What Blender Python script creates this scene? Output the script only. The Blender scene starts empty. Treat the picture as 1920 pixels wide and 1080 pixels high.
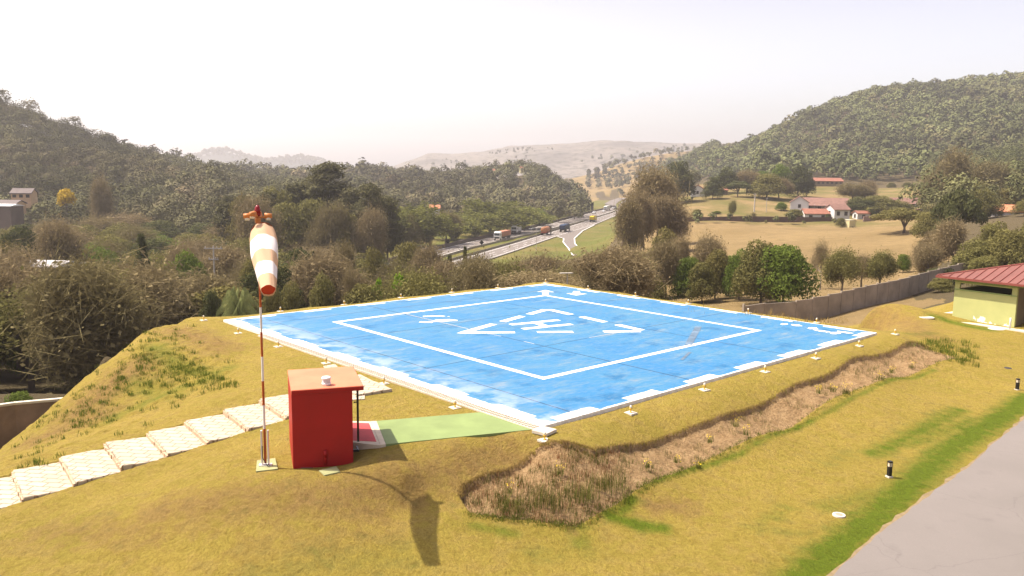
import bpy, math, random
import numpy as np
from mathutils import Vector, Matrix
rad = math.radians
SC = bpy.context.scene
# ------------------------------------------------------------------ camera
f_ = 1503.125; PITCH, ROLL, YAW = 0.137034, 0.0119915, 0.743204; S = 24.0; CH = 0.318002 * S
Fw = np.array([0, math.cos(PITCH), -math.sin(PITCH)]); R0 = np.array([1., 0, 0]); U0 = np.cross(R0, Fw)
Rt = R0 * math.cos(ROLL) + U0 * math.sin(ROLL); Up = -R0 * math.sin(ROLL) + U0 * math.cos(ROLL)
cam = bpy.data.objects.new('camera', bpy.data.cameras.new('camera')); SC.collection.objects.link(cam); SC.camera = cam
cam.data.sensor_width = 36; cam.data.lens = f_ / 1920 * 36; cam.data.clip_end = 20000; cam.data.clip_start = .1
m_ = Matrix.Identity(4)
for i in range(3): m_[i][0] = Rt[i]; m_[i][1] = Up[i]; m_[i][2] = -Fw[i]
m_[2][3] = CH; cam.matrix_world = m_
# ------------------------------------------------------------------ sun and sky
SUN_AZ, SUN_EL = -79, 58
w = bpy.data.worlds.new('World'); SC.world = w; w.use_nodes = True
nt = w.node_tree; bgn = nt.nodes['Background']
sky = nt.nodes.new('ShaderNodeTexSky'); sky.sky_type = 'NISHITA'; sky.sun_disc = False
sky.sun_elevation = rad(SUN_EL); sky.sun_rotation = rad(SUN_AZ % 360); sky.air_density = 1.0; sky.dust_density = 4.0; sky.ozone_density = .6
hsv = nt.nodes.new('ShaderNodeHueSaturation'); hsv.inputs['Saturation'].default_value = .38; hsv.inputs['Value'].default_value = 1.36; nt.links.new(sky.outputs[0], hsv.inputs['Color'])
wx_ = nt.nodes.new('ShaderNodeMix'); wx_.data_type = 'RGBA'; wx_.blend_type = 'MULTIPLY'; wx_.inputs[0].default_value = 1; wx_.inputs[7].default_value = (1.0, .955, .955, 1); nt.links.new(hsv.outputs[0], wx_.inputs[6])
tcw = nt.nodes.new('ShaderNodeTexCoord'); sxw = nt.nodes.new('ShaderNodeSeparateXYZ'); nt.links.new(tcw.outputs['Generated'], sxw.inputs[0])
crw = nt.nodes.new('ShaderNodeValToRGB'); crw.color_ramp.elements[0].position = .07; crw.color_ramp.elements[0].color = (1, 1, 1, 1); crw.color_ramp.elements[1].position = .24; crw.color_ramp.elements[1].color = (.62, .575, .66, 1)
nt.links.new(sxw.outputs[2], crw.inputs[0]); nt.links.new(crw.outputs[0], wx_.inputs[7]); nt.links.new(wx_.outputs[2], bgn.inputs[0]); bgn.inputs[1].default_value = 0.125
sl = bpy.data.lights.new('sun', 'SUN'); sl.energy = 4.4; sl.angle = rad(.6); sl.color = (1, .91, .76)
so = bpy.data.objects.new('sun', sl); SC.collection.objects.link(so)
sv = Vector((math.sin(rad(SUN_AZ)) * math.cos(rad(SUN_EL)), math.cos(rad(SUN_AZ)) * math.cos(rad(SUN_EL)), math.sin(rad(SUN_EL))))
so.rotation_euler = sv.to_track_quat('Z', 'Y').to_euler()
SC.view_settings.view_transform = 'Standard'; SC.view_settings.look = 'None'; SC.view_settings.gamma = 1
SC.view_settings.exposure = 1.12
SC.render.engine = 'CYCLES'; SC.cycles.max_bounces = 5; SC.cycles.diffuse_bounces = 2; SC.cycles.transparent_max_bounces = 8
SC.cycles.volume_bounces = 0; SC.cycles.use_denoising = True
rng = np.random.default_rng(7); random.seed(7)
COL = SC.collection
# ------------------------------------------------------------------ projection helpers
C0 = np.array([0, 0, CH])
def ray(px, py): return Fw + Rt * (px - 960) / f_ - Up * (py - 540) / f_
def atz(px, py, z): d = ray(px, py); return C0 + d * (z - CH) / d[2]
def aty(px, py, Y): d = ray(px, py); return C0 + d * Y / d[1]
def hor(px): return 332.7 + (px - 960) * .01213
ca, sa = math.cos(YAW), math.sin(YAW); PC = (1.7157, 41.0)
def pad(a, b, z=0): return np.array([PC[0] + a * ca - b * sa, PC[1] + a * sa + b * ca, z])
def loc(x, y): dx, dy = x - PC[0], y - PC[1]; return dx * ca + dy * sa, -dx * sa + dy * ca
# ------------------------------------------------------------------ terrain
ctl = []
def cz(px, py, z): p = atz(px, py, z); ctl.append((p[0], p[1], z))
def cd(px, d, z): ctl.append(((px - 960) / f_ * d, d, z))
def cp(a, b, z): p = pad(a, b); ctl.append((p[0], p[1], z))
for t in (-12, -6, 0, 6, 12):
    for d, zl in ((-.8, (-.16,) * 4), (.9, (-.1, -.1, -.1, -.1))):
        cp(12 + d, t, zl[0]); cp(-12 - d, t, zl[1]); cp(t, 12 + d, zl[2]); cp(t, -12 - d, zl[3])
for a in (-6, 0, 6):
    for b in (-6, 0, 6): cp(a, b, -.18)
for t in (-12, -6, 0, 6, 12): cp(t, 13.9, -.22); cp(t, 17, -1.9); cp(t, 22, -5.0); cp(t, 30, -8.0)
for t in (6, 0, -6): cp(13.7, t, -.2); cp(17, t, -1.7); cp(23, t, -3.6); cp(30, t, -5.0)
cp(14, 13.6, -.3); cp(18, 17, -2.2); cp(24, 23, -5.5); cp(-13.8, 13.6, -.3); cp(-16.5, 17, -2.2); cp(-19, 22, -5.5)
for p in [(1020, 835, -.15), (560, 885, -.28), (665, 868, -.22), (500, 882, -.3), (430, 862, -.42), (620, 760, -.12), (546, 877, -.38), (500, 866, -.38), (655, 869, -.34), (540, 800, -.34), (752, 860, -.15), (700, 850, -.15), (800, 850, -.2), (760, 890, -.36), (850, 840, -.15),
          (868, 898, -.72), (1000, 860, -.58), (1180, 846, -.55), (1400, 762, -.52), (1560, 698, -.52), (1720, 646, -.6),
          (880, 965, -1.08), (1060, 985, -1.2), (1180, 942, -1.15), (1300, 872, -1.15), (1480, 802, -1.15), (1700, 706, -1.1), (1830, 682, -1.05), (960, 925, -.85), (1090, 930, -.88),
          (795, 985, -1.05), (838, 962, -.98), (770, 932, -.86), (700, 930, -.68), (740, 1075, -1.3), (960, 1070, -1.4), (500, 1000, -.9), (500, 1075, -1.2), (250, 1000, -1.1), (250, 1075, -1.45), (30, 1060, -1.65), (640, 940, -.6), (300, 900, -.95), (200, 960, -1.15),
          (1200, 1075, -1.42), (1450, 1000, -1.4), (1570, 1070, -1.45), (1667, 895, -1.3), (1907, 732, -1.2), (1900, 900, -1.42), (1750, 1070, -1.5), (1800, 790, -1.25),
          (1785, 605, -.95), (1905, 622, -1.0), (1700, 610, -.95), (1850, 660, -1.05), (1690, 592, -1.3), (1760, 585, -1.6), (1620, 602, -1.5),
          (58, 942, -1.5), (158, 910, -1.33), (242, 882, -1.16), (330, 858, -.99), (408, 832, -.82), (480, 805, -.65), (545, 780, -.48),
          (25, 882, -1.36), (115, 857, -1.2), (197, 830, -1.02), (277, 810, -.85), (348, 789, -.68), (420, 768, -.5), (487, 748, -.35), (590, 712, -.16), (560, 725, -.2),
          (340, 604, -.55), (240, 660, -1.3), (385, 598, -.25), (140, 737, -2.35), (40, 812, -3.1), (-60, 880, -3.6), (300, 730, -.95), (400, 690, -.45), (180, 800, -1.7), (430, 625, -.25)]: cz(*p)
for p in [(345, 47.5, -3.2), (400, 48.5, -2.6), (300, 45.5, -3.4), (240, 42.5, -3.5), (190, 40.5, -4.0), (140, 38.8, -4.6), (90, 36.8, -4.9), (40, 35.6, -5.0), (-60, 33, -5.4), (150, 43, -6.4), (0, 40.3, -6.4), (-150, 39, -6.6), (240, 45, -5.0), (340, 52, -4.6), (440, 62, -6.8), (0, 55, -8), (200, 60, -8.5), (400, 80, -10), (600, 90, -11), (-300, 60, -9), (-600, 50, -6), (-600, 25, -3), (-900, 12, -2),
          (0, 100, -12), (300, 130, -13), (600, 150, -14), (0, 200, -14), (300, 230, -14), (-500, 150, -12), (-500, 250, -8), (650, 250, -14.5),
          (0, 290, -10), (200, 290, -11), (420, 300, -9), (0, 360, 10), (200, 360, 4), (0, 450, 38), (-300, 400, 48), (-300, 600, 70), (-800, 500, 60), (100, 460, 27), (160, 470, 22), (240, 460, 11), (330, 460, 4), (400, 420, -3), (520, 450, -7), (640, 500, -7), (720, 560, -8),
          (0, 540, 36), (160, 560, 20), (330, 560, 2), (330, 800, 0), (0, 800, 45), (600, 800, 0), (600, 1300, 0),
          (1560, 77, -5.5), (1692, 86, -5.0), (1733, 90, -4.8), (1480, 75, -5.9), (1350, 82, -6.8), (1430, 100, -6.8), (1620, 110, -6.2), (1280, 95, -7.5), (1100, 90, -10), (950, 90, -10.5), (800, 90, -11), (700, 75, -9.5),
          (1750, 75, -3.6), (1900, 80, -3), (2100, 70, -2), (2300, 40, -1.5), (2600, 20, -1.6), (1900, 120, -3.5), (2100, 120, -1), (2400, 80, 0),
          (1300, 140, -7.2), (1500, 140, -7), (1650, 150, -6.5), (1300, 240, -7.2), (1500, 240, -7), (1650, 230, -6.2), (1400, 275, -6.6), (1590, 290, -5.9), (1280, 275, -6.9),
          (1150, 130, -11), (1180, 180, -9), (1000, 140, -13), (1210, 300, -6),
          (1300, 350, 0), (1400, 345, .2), (1480, 330, -1.5), (1530, 310, -3.2), (1640, 320, -3), (1740, 300, -2), (1900, 200, 0), (1850, 330, 4),
          (1290, 300, -4), (1420, 300, -4), (1220, 420, 1), (1350, 430, 2.5), (1470, 440, 3.6), (1550, 450, 5.3), (1650, 420, 2.5), (1700, 470, 4.5), (1620, 490, 5), (1800, 450, 12),
          (1350, 560, 10), (1550, 560, 12), (1720, 580, 22), (1900, 560, 32), (2200, 500, 40)]: cd(*p)
for px, y in ((1300, 320), (1350, 285), (1400, 270), (1440, 252), (1500, 222), (1560, 196), (1600, 182), (1640, 172), (1700, 165), (1760, 162), (1830, 155), (1920, 145), (2100, 140), (2500, 150)):
    dd = 1100; zt = CH + (hor(px) - y + 22) / f_ * dd
    cd(px, dd, zt); cd(px, 1300, zt * .85); cd(px, 830, zt * .60 + 3); cd(px, 2000, zt * .4)
for px, z in ((820, -16), (900, -16), (1000, -16), (1100, -16)):
    cd(px, 240, z); cd(px, 420, z)
cd(1100, 640, -16); cd(1160, 650, -15); cd(1000, 500, -14); cd(880, 400, -15.5); cd(780, 330, -15); cd(700, 350, -13); cd(760, 450, -11)
for px, d, z in ((820, 520, -8), (800, 650, 2), (900, 650, 12), (985, 650, 19), (1040, 660, 9), (1080, 700, -2), (930, 560, -3), (1030, 560, -9), (1150, 850, -10), (1185, 900, -10), (1200, 800, -9), (900, 800, 5), (1000, 850, 5), (760, 700, 3), (700, 700, 0)): cd(px, d, z)
# tan mid ridge and far hills
for px, d, y in ((1120, 1250, 320), (1170, 1280, 300), (1210, 1300, 291), (1260, 1320, 282), (1320, 1350, 277), (1380, 1350, 275), (1440, 1400, 262)): cd(px, d, CH + (hor(px) - y) / f_ * d)
for px, d, y in ((560, 2600, 328), (660, 2600, 322), (730, 2600, 312), (760, 2600, 300), (800, 2600, 283), (850, 2600, 284), (900, 2600, 279), (950, 2600, 270), (1000, 2600, 264), (1080, 2600, 262), (1150, 2600, 257), (1250, 2600, 261), (1330, 2600, 262), (1400, 2600, 263), (1500, 2600, 262), (1700, 2600, 262), (1900, 2600, 262), (2300, 2600, 260)):
    zt = CH + (hor(px) - y) / f_ * d; cd(px, d, zt); cd(px, 1900, zt * .35 - 4); cd(px, 3300, zt * .8)
for px, y in ((260, 300), (330, 292), (372, 284), (400, 275), (425, 274), (460, 286), (500, 295), (530, 292), (560, 289), (590, 291), (625, 302), (660, 318), (0, 300), (-300, 290)):
    zt = CH + (hor(px) - y) / f_ * 3600; cd(px, 3600, zt); cd(px, 2300, zt * .15); cd(px, 4300, zt * .7)
for px in (-800, 0, 800, 1600, 2600): cd(px, 6500, 5)
for a, r, z in ((-100, 10, -2.5), (-140, 10, -3), (180, 10, -3), (120, 10, -2), (-100, 60, -8), (-150, 60, -8), (150, 60, -6), (100, 60, -3), (0, 6, -1.7), (90, 6, -1.8), (-90, 6, -2), (180, 5, -2.4), (-120, 300, 10), (150, 300, 0), (120, 800, 40), (-120, 800, 40), (0, 3, -2)): ctl.append((r * math.sin(rad(a)), r * math.cos(rad(a)), z))
ctl = np.array(ctl)
def tc(x, y): return np.stack([np.arctan2(x, y), .5 * np.log(x * x + y * y + 1e-9)], -1)
CT = tc(ctl[:, 0], ctl[:, 1]); n_ = len(CT)
def tker(r2): return .5 * r2 * np.log(r2 + 1e-12)
zz_ = ctl[:, 2]; rr_ = np.hypot(ctl[:, 0], ctl[:, 1])
comp = lambda z, r: z / (1 + r * .012); unc = lambda h, r: h * (1 + r * .012)      # interpolate height relative to distance
K = tker(((CT[:, None] - CT[None]) ** 2).sum(-1)) + np.eye(n_) * 2e-5
A_ = np.zeros((n_ + 3, n_ + 3)); A_[:n_, :n_] = K; A_[:n_, n_] = 1; A_[:n_, n_ + 1:] = CT; A_[n_, :n_] = 1; A_[n_ + 1:, :n_] = CT.T
SOL = np.linalg.solve(A_, np.concatenate([comp(zz_, rr_), [0, 0, 0]]))
def seglist(P): P = np.array(P, float)[:, :2]; return P[:-1], P[1:]
def dpoly(x, y, P):                                                              # distance to polyline, side sign
    A, B = seglist(P); best = np.full(x.shape, 1e18); sg = np.zeros(x.shape)
    for a, b in zip(A, B):
        d = b - a; t = np.clip(((x - a[0]) * d[0] + (y - a[1]) * d[1]) / (d @ d), 0, 1)
        ex, ey = x - a[0] - t * d[0], y - a[1] - t * d[1]; q = ex * ex + ey * ey
        m = q < best; best = np.where(m, q, best); sg = np.where(m, np.sign(d[0] * ey - d[1] * ex), sg)
    return np.sqrt(best), sg
def ss(e0, e1, x): t = np.clip((x - e0) / (e1 - e0), 0, 1); return t * t * (3 - 2 * t)
def vnoise(x, y, s, seed=0):
    x = np.asarray(x) / s + seed * 17.3; y = np.asarray(y) / s + seed * 9.7; xi, yi = np.floor(x), np.floor(y); fx, fy = x - xi, y - yi
    fx = fx * fx * (3 - 2 * fx); fy = fy * fy * (3 - 2 * fy)
    def hsh(a, b): v = np.sin(a * 127.1 + b * 311.7 + seed) * 43758.5453; return v - np.floor(v)
    return (hsh(xi, yi) * (1 - fx) + hsh(xi + 1, yi) * fx) * (1 - fy) + (hsh(xi, yi + 1) * (1 - fx) + hsh(xi + 1, yi + 1) * fx) * fy
HZ = -16.0
hwmid = [atz(*p, HZ) for p in ((700, 520), (827, 487), (966, 450), (1058, 428), (1155, 395))]
hwmid += [np.array([105, 850, HZ]), np.array([135, 1000, HZ])]
scarp = [atz(px, py, z) for px, py, z in ((862, 925, -.85), (868, 903, -.72), (905, 889, -.67), (950, 876, -.62), (1000, 862, -.58), (1060, 860, -.57), (1110, 862, -.57), (1180, 836, -.55), (1250, 812, -.53), (1330, 790, -.52), (1400, 765, -.52), (1450, 745, -.52), (1510, 722, -.52), (1560, 700, -.52), (1620, 676, -.55), (1680, 662, -.58), (1722, 647, -.6), (1745, 650, -.65))]
toe = [atz(px, py, z) for px, py, z in ((1800, 676, -1.05), (1700, 706, -1.1), (1600, 748, -1.12), (1480, 802, -1.15), (1380, 845, -1.15), (1300, 872, -1.15), (1235, 905, -1.15), (1195, 925, -1.15), (1150, 950, -1.15), (1080, 985, -1.2), (1020, 980, -1.18), (940, 972, -1.12), (880, 958, -1.05))]
bank = np.array([p[:2] for p in scarp + toe])
def inpoly(x, y, P):
    c = np.zeros(x.shape, bool); j = len(P) - 1
    for i in range(len(P)):
        xi, yi, xj, yj = *P[i], *P[j]
        with np.errstate(divide='ignore', invalid='ignore'): c ^= ((yi > y) != (yj > y)) & (x < (xj - xi) * (y - yi) / (yj - yi + 1e-30) + xi)
        j = i
    return c
def hraw(x, y):
    x = np.atleast_1d(np.asarray(x, float)); y = np.atleast_1d(np.asarray(y, float)); o = np.empty(x.shape)
    xf, yf, of = x.ravel(), y.ravel(), o.reshape(-1)
    for i in range(0, len(xf), 40000):
        p = tc(xf[i:i + 40000], yf[i:i + 40000]); r2 = ((p[:, None] - CT[None]) ** 2).sum(-1)
        of[i:i + 40000] = tker(r2) @ SOL[:n_] + SOL[n_] + p @ SOL[n_ + 1:]
    r = np.hypot(x, y); return unc(o, r)
def skyi(px, xs, ys):                                                            # skyline slope z/y along a bearing
    r_ = [ray(a, b) for a, b in zip(xs, ys)]; return np.interp(px, [960 + f_ * q[0] / q[1] for q in r_], [q[2] / q[1] for q in r_])
_c = [(25, 882), (115, 857), (197, 830), (277, 810), (348, 789), (420, 768), (487, 748)]
_p = [atz(a, b, -1.35 + .17 * i)[:2] for i, (a, b) in enumerate(_c)]; ST0 = _p[0]; SU = (_p[-1] - _p[0]) / 6; SLEN = np.linalg.norm(SU); SU = SU / SLEN; SW = np.array([SU[1], -SU[0]])
def height(x, y, detail=True):
    x = np.atleast_1d(np.asarray(x, float)); y = np.atleast_1d(np.asarray(y, float))
    h = hraw(x, y); r = np.hypot(x, y)
    th = np.abs(np.arctan2(x, y)); k = ss(2.3, 3.0, th); h = h * (1 - k) + k * (-3 - r * .01)
    a, b = loc(x, y); dpad = np.maximum(np.abs(a), np.abs(b)) - 12
    h = np.where(dpad < .15, np.minimum(h, -.12), h)
    k = 1 - ss(.2, 2.2, dpad); h = h * (1 - k * .8) + (-.05) * k * .8; h = np.where(dpad < .1, -.14, h)
    h = np.where(r < 60, np.minimum(h, -.045), h)
    px = 960 + f_ * x / np.maximum(y, 1); fr = (y > 1) & (px > -1500) & (px < 3200); hz_ = 332.7 + (px - 960) * .01213
    sky1 = skyi(px, [-1500, 0, 60, 110, 160, 210, 240, 270, 300, 340, 420, 470, 560, 620, 700, 740, 780, 830, 900, 950, 985, 1020, 1050, 1080, 1105, 1200, 1250, 1300, 1350, 1400, 1440, 1500, 1560, 1600, 1640, 1700, 1760, 1830, 1880, 1920, 3200],
        [150, 186, 202, 226, 231, 246, 262, 275, 282, 290, 293, 302, 312, 318, 321, 324, 326, 322, 319, 309, 303, 316, 338, 356, 368, 348, 315, 288, 280, 266, 248, 218, 192, 178, 167, 160, 157, 150, 142, 138, 120])
    c1 = CH + y * sky1 - 11.5; k = fr & (r > 235) & (y < np.where(px > 1340, 1270, 950)) & (px < 3200); h = np.where(k, np.minimum(h, c1 + 0 * h), h)
    sky2 = skyi(px, [1000, 1080, 1120, 1170, 1210, 1260, 1320, 1380, 1440, 1700], [340, 330, 320, 302, 292, 283, 278, 273, 262, 250]); c2 = CH + y * sky2 - 3; k = fr & (r >= 950) & (r < 1900) & (px > 500) & (px < 1440); h = np.where(k, np.minimum(h, c2), h)
    sk3 = skyi(px, [600, 660, 700, 740, 762, 800, 850, 900, 950, 1000, 1080, 1150, 1250, 1330, 1400, 1500, 3200], [345, 340, 325, 306, 298, 283, 284, 279, 270, 265, 262, 257, 261, 262, 263, 264, 262]); z3_ = np.maximum(CH + y * sk3 - 10, -6) * ss(1750, 2550, r) * (1 - .5 * ss(2650, 3400, r))
    sk4 = skyi(px, [-1500, 260, 330, 372, 400, 425, 460, 500, 530, 560, 590, 625, 660, 720], [300, 306, 298, 287, 278, 277, 289, 298, 295, 291, 294, 305, 321, 345]); z4_ = np.maximum(CH + y * sk4 - 14, -6) * ss(2900, 3600, r) * (1 - .5 * ss(3700, 4600, r))
    w3 = ss(1560, 1750, np.where(px > 1500, y, r)) * fr; h = h * (1 - w3) + np.maximum(z3_, z4_) * w3
    h = np.where(r > 5200, h * (1 - ss(5200, 7000, r)), h)
    sp_, sn_ = ((x - ST0[0]) * SU[0] + (y - ST0[1]) * SU[1]) / SLEN, (x - ST0[0]) * SW[0] + (y - ST0[1]) * SW[1]
    zl = -1.33 + .17 * (sp_ - .5) - .02; kk = (1 - ss(.35, 1.3, np.abs(sn_ - 1.31) - 1.31)) * ss(-4.2, -3.5, sp_) * (1 - ss(6.6, 8, sp_)) * (r < 45)
    h = h * (1 - kk) + zl * kk; h = h - .22 * (np.abs(sn_ - 1.31) < 1.26) * (sp_ > -3) * (sp_ < 7.9) * (r < 45)
    far = (r > 150) & (r < 1500)
    if far.any():
        d, _ = dpoly(x[far], y[far], hwmid); w_ = 16 + 8 * np.exp(-((r[far] - 330) / 120) ** 2); k = 1 - ss(w_, w_ + 28, d)
        h[far] = h[far] * (1 - k) + (HZ - .25) * k
    if detail:
        nr = (r < 70)
        xn, yn = x[nr], y[nr]; ib = inpoly(xn, yn, bank) ; d, _ = dpoly(xn, yn, scarp)
        dn = vnoise(xn, yn, .35, 3) * .10
        dt, _ = dpoly(xn, yn, toe)
        h[nr] += np.where(ib, -.16 * ss(.0, .07, d + dn * .4 - .02) * (1 - .6 * ss(.3, 1.5, d)) + .10 * (vnoise(xn, yn, .5, 5) - .5) * ss(0, .5, dt) + .05 * (vnoise(xn, yn, .17, 6) - .5), 0)
        h[nr] += np.where(~ib, .02 * (vnoise(xn, yn, 1.6, 1) - .5) + .05 * (vnoise(xn, yn, 5, 2) - .5) * ss(1, 4, dpad[nr]), 0)
        # rough clods on the left slope
        slope = [atz(*p) for p in ((360, 625, -.6), (420, 668, -.5), (300, 740, -1.0), (150, 800, -1.9), (30, 850, -2.8))]
        sp = inpoly(xn, yn, np.array([p[:2] for p in [atz(*q) for q in ((350, 606, -.6), (450, 690, -.5), (440, 715, -.45), (120, 845, -1.5), (0, 930, -1.8), (-50, 870, -3.4), (240, 662, -1.3))]]))
        dsp, _ = dpoly(xn, yn, slope)
        cl = vnoise(xn, yn, .5, 8); h[nr] += np.where(sp, .22 * np.maximum(cl - .62, 0) + .05 * (vnoise(xn, yn, .2, 9) - .5), 0)
        mr = r > 1700; h[mr] += (vnoise(x[mr], y[mr], 160, 4) - .5) * 16 + (vnoise(x[mr], y[mr], 60, 4) - .5) * 10 - 4
        md = (r > 160) & (r < 420) & (x > 40); h[md] += (vnoise(x[md], y[md], 14, 4) - .5) * .7
    return h
def H1(x, y): return float(height([x], [y], False)[0])
_D = np.exp(np.linspace(math.log(8), math.log(4500), 900))
def gp(px, py):                                                                  # where the sight line of a photo pixel meets the ground
    d = ray(px, py); t = _D / d[1]; P = C0 + t[:, None] * d; hh = height(P[:, 0], P[:, 1], False)
    i = int(np.argmax(P[:, 2] < hh)); lo, hi = _D[max(i - 1, 0)], _D[i]
    for _ in range(12):
        m = .5 * (lo + hi); q = C0 + d * m / d[1]
        if q[2] < H1(q[0], q[1]): hi = m
        else: lo = m
    q = C0 + d * hi / d[1]; return np.array([q[0], q[1], H1(q[0], q[1])])
# ------------------------------------------------------------------ materials
MATS = {}
def nodes(name):
    m = bpy.data.materials.new(name); m.use_nodes = True; t = m.node_tree; b = t.nodes['Principled BSDF']; return m, t, b
def N(t, typ, **kw):
    n = t.nodes.new(typ)
    for k, v in kw.items():
        if k[0] == '_': setattr(n, k[1:], v)
        else: n.inputs[k].default_value = v
    return n
def noise(t, scale, detail=4, coord=None, rough=.6):
    n = N(t, 'ShaderNodeTexNoise', Scale=scale, Detail=detail, Roughness=rough)
    if coord is not None: t.links.new(coord, n.inputs['Vector'])
    return n.outputs['Fac']
def mixc(t, fac, a, b, mode='MIX'):
    n = t.nodes.new('ShaderNodeMix'); n.data_type = 'RGBA'; n.blend_type = mode
    for s, v in ((n.inputs[0], fac), (n.inputs[6], a), (n.inputs[7], b)):
        if isinstance(v, (int, float)): s.default_value = v
        elif isinstance(v, tuple): s.default_value = (*v, 1)
        else: t.links.new(v, s)
    return n.outputs[2]
def rmp(t, v, a, b, lo=0., hi=1.):
    n = t.nodes.new('ShaderNodeMapRange'); n.inputs[1].default_value = a; n.inputs[2].default_value = b; n.inputs[3].default_value = lo; n.inputs[4].default_value = hi; t.links.new(v, n.inputs[0]); return n.outputs[0]
def mth(t, op, a, b=0.):
    n = t.nodes.new('ShaderNodeMath'); n.operation = op
    for s, v in ((n.inputs[0], a), (n.inputs[1], b)):
        if isinstance(v, (int, float)): s.default_value = v
        else: t.links.new(v, s)
    return n.outputs[0]
def bump(t, b, h, strength, dist):
    n = N(t, 'ShaderNodeBump', Strength=strength, Distance=dist); t.links.new(h, n.inputs['Height']); t.links.new(n.outputs[0], b.inputs['Normal'])
def mat(name, col, rough=.7, var=.25, scale=3., metal=0., bmp=0., spec=.3, col2=None, coord='Object'):
    if name in MATS: return MATS[name]
    m, t, b = nodes(name); tcn = t.nodes.new('ShaderNodeTexCoord').outputs[coord]
    nz = noise(t, scale, 6, tcn); c2 = col2 or tuple(c * (1 - var) for c in col)
    t.links.new(mixc(t, rmp(t, nz, .3, .7), col, c2), b.inputs['Base Color'])
    b.inputs['Roughness'].default_value = rough; b.inputs['Metallic'].default_value = metal; b.inputs['Specular IOR Level'].default_value = spec
    if bmp: bump(t, b, noise(t, scale * 8, 4, tcn), .6, bmp)
    MATS[name] = m; return m
def leafmat(name, col, col2, trans=.25, rnd=.35, c3=None):
    m, t, b = nodes(name); at = N(t, 'ShaderNodeAttribute', _attribute_name='tone').outputs['Fac']
    oi = t.nodes.new('ShaderNodeObjectInfo').outputs['Random']; g = t.nodes.new('ShaderNodeNewGeometry')
    c = mixc(t, at, col, col2)
    if c3: c = mixc(t, rmp(t, oi, .35, 1.0), c, c3)
    v = rmp(t, oi, 0, 1, 1 - rnd, 1 + rnd); hs = N(t, 'ShaderNodeHueSaturation'); t.links.new(c, hs.inputs['Color']); t.links.new(v, hs.inputs['Value'])
    df = N(t, 'ShaderNodeBsdfDiffuse'); tr = N(t, 'ShaderNodeBsdfTranslucent'); mx = N(t, 'ShaderNodeMixShader', Fac=trans)
    t.links.new(hs.outputs[0], df.inputs[0]); t.links.new(hs.outputs[0], tr.inputs[0]); t.links.new(df.outputs[0], mx.inputs[1]); t.links.new(tr.outputs[0], mx.inputs[2])
    t.links.new(mx.outputs[0], t.nodes['Material Output'].inputs[0]); t.nodes.remove(b); MATS[name] = m; return m
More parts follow.
